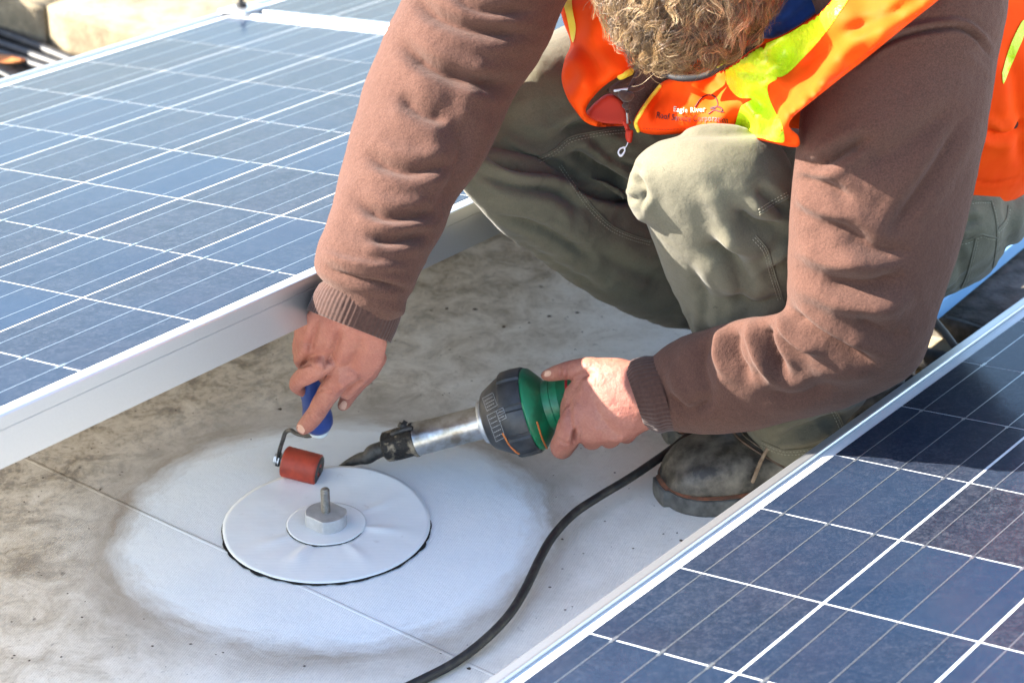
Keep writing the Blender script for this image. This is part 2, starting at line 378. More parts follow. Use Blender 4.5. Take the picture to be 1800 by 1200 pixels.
def mat_glass():
    m=bpy.data.materials.new('solar_glass'); m.use_nodes=True; nt=m.node_tree; nt.nodes.clear(); v=geoco(nt)
    out=nt.nodes.new('ShaderNodeOutputMaterial'); tr=nt.nodes.new('ShaderNodeBsdfTransparent'); gl=nt.nodes.new('ShaderNodeBsdfGlossy'); df=nt.nodes.new('ShaderNodeBsdfDiffuse')
    df.inputs[0].default_value=(.55,.56,.6,1); tr.inputs[0].default_value=(.96,.97,.97,1)
    gl.inputs['Roughness'].default_value=.11; gl.inputs[0].default_value=(.86,.93,1,1)
    ge=nt.nodes.new('ShaderNodeNewGeometry'); dt=nt.nodes.new('ShaderNodeVectorMath'); dt.operation='DOT_PRODUCT'; nt.links.new(ge.outputs['Incoming'],dt.inputs[0]); nt.links.new(ge.outputs['Normal'],dt.inputs[1])
    fr=math_(nt,'ADD',math_(nt,'MULTIPLY',math_(nt,'POWER',math_(nt,'SUBTRACT',1.0,math_(nt,'ABSOLUTE',dt.outputs['Value'])),5.0),.36),.018)
    bp=nt.nodes.new('ShaderNodeBump'); bp.inputs['Strength'].default_value=.25; bp.inputs['Distance'].default_value=.0003; nt.links.new(noi(nt,700,2,.6,v),bp.inputs['Height']); nt.links.new(bp.outputs[0],gl.inputs['Normal'])
    m1=nt.nodes.new('ShaderNodeMixShader'); m2=nt.nodes.new('ShaderNodeMixShader')
    dust=math_(nt,'ADD',mapr(nt,noi(nt,8,5,.6,v),.35,.75,.004,.016),mapr(nt,noi(nt,420,2,.5,v),.60,.72,0,.022))
    nt.links.new(dust,m1.inputs[0]); nt.links.new(tr.outputs[0],m1.inputs[1]); nt.links.new(df.outputs[0],m1.inputs[2])
    nt.links.new(fr,m2.inputs[0]); nt.links.new(m1.outputs[0],m2.inputs[1]); nt.links.new(gl.outputs[0],m2.inputs[2]); nt.links.new(m2.outputs[0],out.inputs[0]); return m
def mat_concrete():
    m,nt,b=newmat('concrete'); v=geoco(nt)
    c=ramp(nt,noi(nt,25,8,.7,v),[(.3,(.13,.105,.065)),(.55,(.27,.215,.135)),(.75,(.36,.30,.20))]); c=mixc(nt,mapr(nt,noi(nt,180,3,.6,v),.6,.75,0,.5),c,(.12,.10,.08))
    nt.links.new(c,b.inputs['Base Color']); b.inputs['Roughness'].default_value=.95
    bump(nt,b,noi(nt,160,5,.7,v),.8,.003); return m
M={}
M['fleece']=mat_fleece('brown_fleece',(.074,.036,.026))
M['rib']=simple('brown_rib_knit',(.042,.020,.015),(.064,.031,.023),300,.9,bs=.4,bscale=700,sheen=.2,spec=.15)
M['canvas']=mat_canvas('olive_canvas',(.132,.120,.082))
M['thread']=simple('seam_thread',(.30,.27,.19),(.40,.37,.28),200,.8)
M['orange']=simple('fluorescent_orange_polyester',(.90,.058,.002),(.93,.085,.003),12,.75,bs=.25,bscale=60,bd=.001,spec=.15)
M['lining']=simple('orange_lining',(.50,.028,.005),None,rough=.7)
M['lime']=simple('fluorescent_lime_tape',(.56,.76,.012),(.64,.84,.02),55,.38,bs=.7,bscale=110,bd=.004,coat=.4)
M['yellowtrim']=simple('yellow_edging',(.85,.62,.03),(.9,.72,.08),60,.6,bs=.3,bscale=400)
M['navy']=simple('blue_fleece_collar',(.010,.045,.20),(.018,.07,.28),40,.9,sheen=.3,bs=.4,bscale=400)
M['blackcloth']=simple('black_collar_cord',(.012,.012,.015),None,rough=.7)
M['ink']=simple('dark_print_ink',(.05,.008,.012),None,rough=.6)
M['paleink']=simple('pale_print_ink',(.75,.55,.42),None,rough=.6)
M['skin']=mat_skin()
M['nail']=simple('fingernail',(.50,.29,.21),(.58,.36,.27),80,.35,spec=.5)
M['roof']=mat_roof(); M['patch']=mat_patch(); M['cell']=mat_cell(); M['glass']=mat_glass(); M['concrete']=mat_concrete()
M['crack']=simple('black_cut_edge',(.006,.005,.005),None,rough=.9)
M['alu']=simple('anodised_aluminium',(.48,.49,.50),(.50,.51,.52),400,.36,metal=.8)
M['backsheet']=simple('white_backsheet',(.72,.74,.76),(.8,.8,.8),60,.6)
M['ribbon']=simple('tinned_ribbon',(.30,.33,.37),(.42,.45,.48),300,.35,metal=.8)
M['zinc']=simple('galvanised_steel',(.42,.43,.44),(.62,.63,.64),90,.42,metal=.85,bs=.3,bscale=250,bd=.0004)
M['rustblack']=simple('worn_black_steel',(.02,.02,.02),(.09,.085,.08),80,.5,metal=.6,bs=.5,bscale=150,bd=.001)
M['red']=simple('red_silicone',(.24,.028,.014),(.46,.055,.022),60,.55,bs=.2,bscale=200,bd=.0006,lo=.3,hi=.7)
M['bluegrip']=simple('blue_plastic_handle',(.007,.025,.13),(.012,.04,.20),50,.4)
M['clear']=simple('pale_plastic_ferrule',(.55,.64,.66),None,rough=.3)
M['steel']=simple('brushed_steel_tube',(.30,.25,.19),(.56,.55,.53),34,.33,metal=1,bs=.35,bscale=90,bd=.0012,lo=.36,hi=.54)
M['collar']=simple('burnt_black_collar',(.015,.013,.012),(.26,.21,.15),75,.6,metal=.3,bs=1,bscale=140,bd=.003,lo=.50,hi=.62)
M['graph']=simple('graphite_plastic',(.014,.017,.021),(.055,.056,.058),42,.45,bs=.3,bscale=260,bd=.0006)
M['green']=simple('green_plastic',(.012,.11,.045),(.010,.19,.08),30,.38,bs=.2,bscale=300,lo=.42,hi=.55)
M['printw']=simple('white_print',(.42,.43,.44),None,rough=.6)
M['orangepaint']=simple('orange_rust_paint',(.50,.11,.02),(.62,.20,.05),200,.7)
M['rubber']=simple('black_rubber_cable',(.010,.010,.011),(.06,.052,.04),55,.5,bs=.3,bscale=300,bd=.0006,lo=.5,hi=.75)
M['leather']=simple('scuffed_boot_leather',(.022,.018,.014),(.17,.145,.115),30,.5,bs=.6,bscale=120,bd=.0012,lo=.40,hi=.66)
M['brownleather']=simple('worn_brown_leather',(.035,.018,.010),(.14,.085,.055),45,.6,bs=.6,bscale=150,bd=.0012)
M['sole']=simple('dirty_rubber_sole',(.035,.034,.033),(.11,.105,.095),60,.8,bs=.5,bscale=160,bd=.001)
M['welt']=simple('rust_coloured_welt',(.10,.05,.03),(.25,.085,.04),80,.7)
M['lace']=simple('frayed_tan_lace',(.16,.10,.06),(.28,.20,.13),120,.9)
M['hair']=None
def mat_hair():
    m,nt,b=newmat('blond_hair'); a=nt.nodes.new('ShaderNodeAttribute'); a.attribute_name='tone'
    nt.links.new(ramp(nt,a.outputs['Fac'],[(0,(.06,.030,.012)),(.4,(.24,.14,.058)),(.75,(.50,.33,.15)),(1,(.78,.60,.36))]),b.inputs['Base Color'])
    b.inputs['Roughness'].default_value=.38; b.inputs['Specular IOR Level'].default_value=.7; return m
M['hair']=mat_hair()
# ------------------------------------------------------------------ setting: roof
def build_roof():
    ring=empty('roof_setting'); bpy.data.objects.remove(ring); 
    bm=bmesh.new(); s=60
    vs=[bm.verts.new(p) for p in ((-s,-s/2,0),(s,-s/2,0),(s,s*2,0),(-s,s*2,0))]; bm.faces.new(vs)
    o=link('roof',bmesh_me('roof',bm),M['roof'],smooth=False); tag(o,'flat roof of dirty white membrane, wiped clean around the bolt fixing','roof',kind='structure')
    # welded lap seam: the upper sheet ends in a thin step
    a=G(-200,690);b_=G(880,1189); d=(b_-a).normalized(); n=Vector((-d.y,d.x,0))
    if n.y>0: n=-n
    L=(b_-a).length+1.5; a=a-d*.4; K=160; vs=[];fs=[]
    for i in range(K+1):
        p=a+d*(L*i/K); wv=.0010*noise.noise(p*14)
        t=.0005+.0002*noise.noise(p*30)
        vs+=[p-n*.0006+Vector((0,0,-.0005))+n*wv,p+n*wv+Vector((0,0,t)),p+n*.004+Vector((0,0,.0003)),p+n*.006+Vector((0,0,-.0005))]
    for i in range(K):
        for k in range(3): fs.append((i*4+k,i*4+k+1,i*4+k+5,i*4+k+4))
    o2=link('lap_seam',mesh('lap_seam',vs,fs),M['roof'],o)
    K=110; vs=[];fs=[]
    for i in range(K+1):
        p=a+d*(.4+ .62*i/K); wd=.0009*max(.15,.7+noise.noise(p*60)*1.6)*max(.12,1-.9*i/K); 
        vs+=[p-n*(.0008+wd)+Vector((0,0,.0006)),p-n*.0004+Vector((0,0,.0012))]
    for i in range(K): fs.append((i*2,i*2+1,i*2+3,i*2+2))
    link('seam_gap',mesh('seam_gap',vs,fs),M['crack'],o)
    bv=None
    # loose grit and small dark flecks
    r=random.Random(4); vs=[];fs=[]
    for i in range(420):
        px=r.uniform(0,1250);py=r.uniform(430,1190)
        p=G(px,py)
        if (p-BOLT).length<.255 and r.random()<.985: continue
        s=r.uniform(.0004,.0016)*(1 if r.random()<.93 else 2.2)
        k=len(vs)
        for q in range(5):
            an=q*2*math.pi/5; vs.append(p+Vector((math.cos(an)*s*r.uniform(.6,1.5),math.sin(an)*s*r.uniform(.6,1.3),0.0002)))
        vs.append(p+Vector((0,0,s*.7))); fs+=[(k+q,k+(q+1)%5,k+5) for q in range(5)]
    g=link('grit',mesh('grit',vs,fs),simple('dark_grit',(.03,.022,.015),(.10,.07,.05),100,.9)); tag(g,'dark grit and bits of debris scattered over the membrane','grit',kind='stuff')
build_roof()
# ------------------------------------------------------------------ membrane disc and fixing
def disc(name,rad,z,amp,label,lift=None,mat=None):
    root_vs=[];fs=[]; nr=26; na=144
    c=BOLT
    for i in range(nr+1):
        for k in range(na):
            r=rad*(i/nr); a=2*math.pi*k/na
            rr=r*(1+.010*noise.noise(Vector((math.cos(a)*2,math.sin(a)*2,rad*9)))*(i/nr))
            x=math.cos(a)*rr; y=math.sin(a)*rr
            h=z+ .0008+amp*(noise.noise(Vector((x*20,y*20,3)))+.5*noise.noise(Vector((x*45,y*45,7))))*(.3+.7*min(1,i/6))
            if lift:
                t=max(0,(y*.93+x*.36)/rad-.35); h+=lift*t*t
                # little creases radiating from the middle
                for (an,am,wd) in ((-1.95,.0028,.12),(-.15,.0022,.10),(-1.0,.0018,.10),(-2.6,.0016,.12),(.6,.0016,.1)):
                    da=math.atan2(math.sin(a-an),math.cos(a-an)); h+=am*math.exp(-(da/wd)**2)*math.exp(-((r/rad-.55)/.2)**2)
            root_vs.append(c+Vector((x,y,max(.0008,h))))
    for i in range(nr):
        for k in range(na):
            a=i*na+k;b=i*na+(k+1)%na
            fs.append((a,b,b+na,a+na))
    # turned down rim
    n0=len(root_vs)
    for k in range(na):
        p=root_vs[nr*na+k]; root_vs.append(p+Vector((0,0,-.0007)))
    for k in range(na): fs.append((nr*na+k,nr*na+(k+1)%na,n0+(k+1)%na,n0+k))
    me=mesh(name,root_vs,fs); bm=bmesh.new(); bm.from_mesh(me); bmesh.ops.remove_doubles(bm,verts=bm.verts,dist=1e-6); bmesh.ops.recalc_face_normals(bm,faces=bm.faces)
    bm.to_mesh(me); bm.free(); return me
def crackring(rad,z,a0,a1,wmax,seed):
    vs=[];fs=[];K=150
    for i in range(K+1):
        a=a0+(a1-a0)*i/K; f=math.sin(math.pi*i/K)**.5
        rr=rad*(1+.010*noise.noise(Vector((math.cos(a)*2,math.sin(a)*2,rad*9))))
        wd=wmax*f*(.45+abs(noise.noise(Vector((a*5,seed,1))))*1.5+.5*abs(noise.noise(Vector((a*28,seed,5)))))
        e=Vector((math.cos(a),math.sin(a),0)); 
        vs+=[BOLT+e*(rr-.0012)+Vector((0,0,z+.0002)),BOLT+e*(rr+.0002)+Vector((0,0,z+.0006)),BOLT+e*(rr+.0003+wd)+Vector((0,0,z+.0003))]
    for i in range(K):
        for k in range(2): fs.append((i*3+k,i*3+k+1,i*3+k+4,i*3+k+3))
    return mesh('cut_edge',vs,fs)
fx=empty('roof_fixing',BOLT); tag(fx,'round white membrane patch with aluminium block and threaded stud, welded to the roof','roof fixing')
R1=.1165
o=link('membrane_disc',disc('membrane_disc',R1,.0016,.0008,'',lift=.020),M['patch'],fx)
link('cut_edge',crackring(R1,.0010,math.radians(178),math.radians(366),.0040,3),M['crack'],fx)
o=link('inner_collar',disc('inner_collar',.0445,.0036,.0003,''),M['patch'],fx)
link('cut_edge',crackring(.0445,.0032,math.radians(190),math.radians(335),.0018,9),M['crack'],fx)
def puck():
    R=.0232;rings=[];n=96
    for (z,s) in ((0,1),(.0148,1),(.0155,.97)):
        ring=[]
        for k in range(n):
            a=2*math.pi*k/n; x=math.cos(a)*R*s;y=math.sin(a)*R*s
            for nd in (-2.25,math.pi-2.25):
                nx,ny=math.cos(nd),math.sin(nd); d=x*nx+y*ny
                if d>R*.84*s: x-=(d-R*.84*s)*nx;y-=(d-R*.84*s)*ny
            ring.append(BOLT+Vector((x,y,.004+z)))
        rings.append(ring)
    return rings_mesh(rings)
me=mesh('threaded_puck',*puck()); o=link('fixing_block',me,simple('machined_aluminium',(.46,.47,.48),(.58,.59,.60),90,.5,metal=.6,bs=.3,bscale=250,bd=.0004),fx,smooth=False); me.shade_smooth(); 
o.modifiers.new('es','EDGE_SPLIT').split_angle=math.radians(35)
def thread():
    n=20;rings=[];L=.031;p=.0020;K=int(L/p*8)
    for i in range(K+1):
        z=L*i/K; ring=[]
        for k in range(n):
            a=2*math.pi*k/n; ph=(z/p-k/n)%1; r=.0053-.0016*abs(ph-.5)*2
            if z>L-.002: r*=1-.25*(z-(L-.002))/.002
            ring.append(BOLT+Vector((math.cos(a)*r,math.sin(a)*r,.019+z)))
        rings.append(ring)
    return rings_mesh(rings)
link('threaded_stud',mesh('threaded_stud',*thread()),simple('zinc_thread',(.22,.215,.20),(.34,.33,.31),300,.5,metal=.85),fx)
# ------------------------------------------------------------------ solar panels
P=.1575
def ortho():
    def dw(x,y,z): return Vector(c2w(x,y,z))-CAM
    u=dw(.579,-.310,.754).normalized(); v=dw(.814,.158,-.559); v=(v-u*v.dot(u)).normalized(); return u,v
U,V_=ortho(); UPN=V_.cross(U).normalized()
def pmat(origin): return Matrix(((V_.x,U.x,UPN.x,origin.x),(V_.y,U.y,UPN.y,origin.y),(V_.z,U.z,UPN.z,origin.z),(0,0,0,1)))
TL=c2w(-.5032,-.3865,3.3955)-V_*P+UPN*.004; TR=c2w(.4351,.0712,2.6383)
cellw=.1535; cellh=.1548
def cell_me():
    bm=box(-cellw/2,cellw/2,-cellh/2,cellh/2,-.0012,-.0006)
    me=bmesh_me('cell',bm); me.materials.append(M['cell']); return me
CELL=cell_me()
def bus_me(n):
    vs=[];fs=[]
    def q(x0,x1,y0,y1,z):
        k=len(vs); vs.extend([(x0,y0,z),(x1,y0,z),(x1,y1,z),(x0,y1,z),(x0,y0,z-.0002),(x1,y0,z-.0002),(x1,y1,z-.0002),(x0,y1,z-.0002)]); fs.extend([(k,k+1,k+2,k+3),(k,k+4,k+5,k+1),(k+1,k+5,k+6,k+2),(k+2,k+6,k+7,k+3),(k+3,k+7,k+4,k)])
    for i in range(n):
        yc=(i+.5)*P
        q(-.0006,.0006,yc-cellh/2+.001,yc+cellh/2-.001,-.0003)
        s=1 if random.random()<.5 else -1
        q(-.0017,.0017,yc+s*(cellh/2-.005),yc+s*(cellh/2+.0016),-.0002)
    return mesh('busbar',vs,fs)
def rail_me(L,side_first=True):
    """extruded frame rail, outer side at x=0 going in to +x, mitred ends, along y 0..L, top at z=.0035"""
    pr=[(0,-.0465),(0,-.0112),(.0007,-.0108),(.0007,-.0098),(0,-.0094),(0,.0015),(.0008,.003),(.002,.0035),(.0105,.0035),(.0122,.0028),(.013,.0012),(.013,.0002),(.013,-.004),(.003,-.004),(.003,-.0455),(.028,-.0455),(.028,-.0465)]
    n=len(pr); vs=[(x,x,z) for x,z in pr]+[(x,L-x,z) for x,z in pr]
    fs=[(k,k+n,(k+1)%n+n,(k+1)%n) for k in range(n)]+[tuple(range(n)),tuple(reversed(range(n,2*n)))]
    me=mesh('frame_rail',vs,fs); bm=bmesh.new(); bm.from_mesh(me); bmesh.ops.recalc_face_normals(bm,faces=bm.faces); bm.to_mesh(me); bm.free(); return me
def module(origin,y0,ny,label,nx=6,group='solar panels on the roof'):
    """origin = outer corner of cell (0,0) on the low edge"""
    mw=pmat(origin+U*y0)
    root=empty('solar_panel',mw=mw); tag(root,label,'solar panel',group)
    mg=.0112; fw=.013; w_=nx*P+2*(mg+fw); l_=ny*P+2*(mg+fw)
    for (L,ox,oy,rz) in ((l_,-(mg+fw),-(mg+fw),0),(l_,nx*P+mg+fw,ny*P+mg+fw,math.pi),(w_,nx*P+mg+fw,-(mg+fw),math.pi/2),(w_,-(mg+fw),ny*P+mg+fw,-math.pi/2)):
        o=link('frame_rail',rail_me(L),M['alu'],root,smooth=False,local=True); o.location=(ox,oy,0); o.rotation_euler=(0,0,rz)
    link('backsheet',bmesh_me('backsheet',box(-mg-.009,nx*P+mg+.009,-mg-.009,ny*P+mg+.009,-.0035,-.0013)),M['backsheet'],root,smooth=False,local=True)
    for i in range(nx):
        for j in range(ny):
            o=link('cell',CELL,None,root,smooth=False,local=True); o.location=((i+.5)*P,(j+.5)*P,0)
    bmz=bus_me(ny); bmz.materials.append(M['ribbon'])
    for i in range(nx):
        for k in (1,3,5):
            o=link('busbar',bmz,None,root,smooth=False,local=True); o.location=(i*P+cellw*k/6+(P-cellw)/2,0,0)
    vs=[(-mg-.003,-mg-.003,.0003),(nx*P+mg+.003,-mg-.003,.0003),(nx*P+mg+.003,ny*P+mg+.003,.0003),(-mg-.003,ny*P+mg+.003,.0003)]
    link('glass_pane',mesh('glass_pane',vs,[(0,1,2,3)]),M['glass'],root,smooth=False,local=True)
    # junction box underneath
    link('junction_box',bmesh_me('junction_box',box(nx*P/2-.06,nx*P/2+.06,ny*P-.25,ny*P-.14,-.028,-.0045,.003)),M['graph'],root,smooth=False,local=True)
    return root
GAP=2*(.0112+.013)+.016
p1=module(TL,-8*P,10,'blue solar panel at left with its tall grey aluminium side facing the roof patch')
p2=module(TL,2*P+GAP,10,'blurred solar panel behind the clamp at the top edge, left of the sleeve')
p3=module(TR,-6*P,10,'dark blue solar panel at lower right, half in the shadow of the crouching worker')
# clamp between the two left modules
cl=empty('module_clamp',mw=pmat(TL+U*(2*P+GAP/2)+V_*(-.006))); tag(cl,'small aluminium clamp with bolt between the two left solar panels','clamp')
link('clamp_plate',bmesh_me('clamp_plate',box(-.016,.040,-.030,.030,.0036,.0085,.001)),M['alu'],cl,smooth=False,local=True)
link('clamp_bolt',mesh('clamp_bolt',*lathe(Vector((.008,0,.0085)),Vector((0,0,1)),[(0,.0085),(.007,.0085),(.007,.004),(.020,.004)],12)),M['rustblack'],cl,smooth=False,local=True)
link('clamp_web',bmesh_me('clamp_web',box(-.016,.04,-.006,.006,-.04,.0036)),M['alu'],cl,smooth=False,local=True)
# low support feet holding the rows above the membrane
def foot(pt,h,label):
    o=empty('support_foot',(pt.x,pt.y,0)); tag(o,label,'support foot','support feet hidden below the panel rows')
    link('foot_pad',bmesh_me('foot_pad',box(pt.x-.06,pt.x+.06,pt.y-.06,pt.y+.06,.0,.012,.002)),M['rubber'],o,smooth=False)
    link('foot_post',bmesh_me('foot_post',box(pt.x-.02,pt.x+.02,pt.y-.02,pt.y+.02,.012,h,.002)),M['alu'],o,smooth=False)
for k,lb in ((-6,'grey aluminium support foot under the left panel row, nearer the viewer'),(1,'grey aluminium support foot under the left panel row, below the clamp')):
    q=TL+V_*(1.5*P)+U*(k*P); foot(q,q.z-.048,lb)
for k,lb in ((-5,'grey aluminium support foot under the lower right panel, nearer the viewer'),(3.5,'grey aluminium support foot under the lower right panel, farther from the viewer')):
    q=TR+V_*(3.0*P)+U*(k*P); foot(q,q.z-.048,lb)
# ------------------------------------------------------------------ concrete ballast blocks and conduits, far left and right
uh=Vector((U.x,U.y,0)).normalized(); vh=Vector((V_.x,V_.y,0)).normalized()
def block(name,corner,lu,lv,h,label,z0=0,seed=1):
    """corner nearest the viewer, runs lu along the row and lv across it"""
    corner=Vector((corner.x,corner.y,0)); bm=bmesh.new(); bmesh.ops.create_cube(bm,size=1); bmesh.ops.bevel(bm,geom=bm.edges[:],offset=.012,segments=2,affect='EDGES'); bmesh.ops.subdivide_edges(bm,edges=bm.edges[:],cuts=5,use_grid_fill=True)
    for v in bm.verts:
        q=v.co; p=corner+uh*((q.x+.5)*lu)+vh*((q.y+.5)*lv)+Vector((0,0,z0+(q.z+.5)*h)); p+=Vector((noise.noise(p*22+Vector((seed,0,0))),noise.noise(p*22+Vector((0,seed,9))),noise.noise(p*22+Vector((5,0,seed)))))*.0035
        v.co=p
    o=link(name,bmesh_me(name,bm),M['concrete']); tag(o,label,'concrete block','concrete ballast blocks beside the panels'); return o
c2=G(88,90,0)
block('concrete_block',c2,.60,.31,.080,'sunlit pale concrete ballast block behind the left solar panel',seed=2)
block('concrete_block',c2-vh*.305,.55,.30,.080,'shaded concrete block at the top left corner beside the sunlit one',seed=5)
def conduit(pts,rad,name,label,mat,group=None,cat='cable'):
    o=link(name,mesh(name,*tubep(spline3(pts,8),rad,10)),mat); tag(o,label,cat,group); return o
for i,(dy,r) in enumerate(((0,.011),(24,.010),(44,.009))):
    conduit([G(-260,-30+dy,.012),G(-60,38+dy*.9,.012),G(30,70+dy*.8,.012),G(90,93+dy*.7,.012),G(150,118+dy*.6,.012),G(260,165+dy*.5,.012)],r,'black_conduit',['topmost of the black conduits below the shaded block','middle one of the black conduits below the shaded block','lowest black conduit below the shaded block, nearest the orange scrap'][i],M['rubber'],'black conduits running along the blocks')
conduit([G(-40,112,.012),G(0,128,.01),G(30,142,.008),G(70,150,.008)],.006,'thin_black_lead','thin black lead on the roof at the left edge, above the panel frame',M['rubber'])
ob=link('orange_scrap',sheet([(-30,92),(5,96),(30,98),(45,106),(25,112),(-5,110),(-30,104)],lambda x,y:(H-.02)/(sP+(y-600)/F*cP)/1.044,.004,6,5),simple('orange_scrap_cloth',(.45,.13,.03),(.55,.2,.05),50,.8)); tag(ob,'crumpled orange scrap lying by the black conduits','scrap')
# right side: ballast block in shade, rail, conduit
block('concrete_block',c2-vh*.95-uh*.75,.65,.45,.42,'unseen tall concrete block added at the far left to shade the conduits',seed=21)  # out of view, added to cast shade over the conduits and left block
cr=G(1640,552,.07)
bk=block('concrete_block',cr,.75,.12,.07,'grey concrete block in shade right of the elbow, behind the lower right panel',seed=8); bk.data.materials[0]=simple('shade_dark_concrete',(.05,.043,.033),(.14,.12,.10),40,.9,bs=.8,bscale=160,bd=.003)  # darker copy of the concrete, with the shade put into its colour
block('concrete_block',G(1625,600,.04)-uh*.02,.10,.16,.04,'small sunlit concrete paver between elbow and lower right panel',seed=11)
rl=empty('aluminium_rail',G(1640,545,.12)); tag(rl,'aluminium deflector rail, its reflected sky painted blue, running past the seat of the trousers','rail')
def strip(a,b,w,h):
    d=(b-a).normalized(); n=Vector((-d.y,d.x,0)); vs=[a,b,b+n*w+Vector((0,0,h)),a+n*w+Vector((0,0,h))]; t=Vector((0,0,-.02))
    vs=vs+[v+t for v in vs]; return mesh('rail',vs,[(0,1,2,3),(7,6,5,4),(0,4,5,1),(1,5,6,2),(2,6,7,3),(3,7,4,0)])
ra=G(1600,578,.10); rb=ra+uh*1.2
link('rail_web',strip(ra,rb,.095,.03),simple('sky_reflection_blue_metal',(.24,.46,.72),(.30,.52,.76),40,.35,bs=.1),rl,smooth=False)  # the blue of the reflected sky is put into the metal's colour
conduit([G(1640,560,.11),G(1665,590,.10),G(1690,625,.09),G(1710,650,.07)],.0045,'thin_grey_lead','thin lead crossing the paver right of the elbow',simple('grey_lead',(.12,.10,.08),None,rough=.6))
conduit([G(1560,615,.02),G(1620,628,.03),G(1680,645,.035),G(1760,690,.03)],.014,'black_conduit','black conduit between the elbow and the lower right panel',M['rubber'],'black conduits running along the blocks')
conduit([G(1540,665,.012),G(1600,668,.012),G(1700,700,.012)],.010,'black_conduit','short dark conduit just under the elbow at the panel frame',M['rubber'],'black conduits running along the blocks')
# ------------------------------------------------------------------ PERSON
person=empty('person',G(1300,860)); tag(person,'crouching worker in orange safety vest, brown sweatshirt and olive trousers, using two tools','person')
# limb sections: (Lx,Ly,Rx,Ry,depth,half thickness)
R_ARM=[(790,-230,1100,-110,2.43,0.085),(752,-110,1040,-60,2.43,0.085),(712,-15,990,12,2.42,0.08),(676,58,962,84,2.415,0.078),(646,130,908,166,2.41,0.075),(622,205,878,224,2.395,0.072),(603,280,848,287,2.38,0.068),(588,340,802,350,2.365,0.064),(572,395,776,408,2.352,0.06),(556,440,750,456,2.34,0.057),(554,474,728,508,2.335,0.053),(574,498,716,526,2.335,0.043)]
L_ARM=[(1400,-60,1760,-150,2.29,0.09),(1440,40,1772,-20,2.2813,0.09),(1410,180,1757,85,2.2835,0.088),(1397,270,1741,200,2.2864,0.085),(1392,350,1716,320,2.2952,0.082),(1388,425,1690,425,2.3049,0.08),(1385,500,1655,530,2.3203,0.078),(1372,548,1612,648,2.3466,0.075),(1300,560,1500,711,2.3937,0.07),(1235,578,1385,742,2.4317,0.066),(1178,605,1268,763,2.4654,0.06),(1142,634,1190,758,2.49,0.05)]
L_SHIN=[(1195,238,1325,236,2.35,.016),(1150,252,1368,252,2.352,.040),(1112,290,1400,310,2.36,.064),(1120,345,1420,375,2.38,.074),(1143,410,1430,430,2.41,.075),(1168,480,1440,500,2.45,.073),(1208,560,1460,570,2.50,.072),(1240,640,1500,640,2.55,.070),(1290,712,1525,690,2.57,.070),(1312,758,1490,738,2.575,.070),(1328,782,1470,768,2.58,.066)]
L_THIGH=[(1150,400,1170,250,2.38,.05),(1280,440,1290,225,2.40,.08),(1400,460,1420,230,2.46,.09),(1550,500,1560,240,2.56,.10),(1650,520,1650,280,2.62,.11)]
R_THIGH=[(828,292,842,236,2.48,0.04),(850,296,858,170,2.5214,0.058),(890,298,896,105,2.5629,0.072),(985,318,990,48,2.6043,0.085),(1110,350,1120,10,2.6457,0.095),(1260,380,1270,20,2.6871,0.1),(1450,440,1460,60,2.7186,0.11),(1620,500,1640,150,2.72,0.12)]
R_SHIN=[(808,318,836,268,2.46,0.035),(822,345,868,262,2.4875,0.05),(868,395,935,278,2.53,0.058),(925,440,1005,300,2.5775,0.062),(1000,492,1085,335,2.63,0.064),(1080,540,1160,380,2.6825,0.062),(1150,568,1235,430,2.735,0.056),(1230,590,1310,480,2.7825,0.05),(1300,640,1380,540,2.83,0.046)]
PELVIS=[(1500,470,1500,140,2.70,.12),(1590,545,1600,180,2.68,.13),(1680,512,1700,230,2.66,.13),(1735,480,1752,280,2.66,.11),(1768,430,1780,330,2.66,.07)]
TORSO=[(1420,330,1800,342,2.64,.12),(1400,240,1880,240,2.61,.135),(1330,190,1930,110,2.58,.145),(1230,130,1930,-60,2.55,.15),(1130,40,1850,-200,2.52,.15),(1040,-60,1720,-330,2.49,.13),(1020,-160,1550,-400,2.47,.10)]
def remeshed(parts,vox,it=4,name='m'):
    me=mesh(name,*join(parts)); return evalmesh(me,[('REMESH',dict(mode='VOXEL',voxel_size=vox,adaptivity=0)),('SMOOTH',dict(factor=.5,iterations=it))])
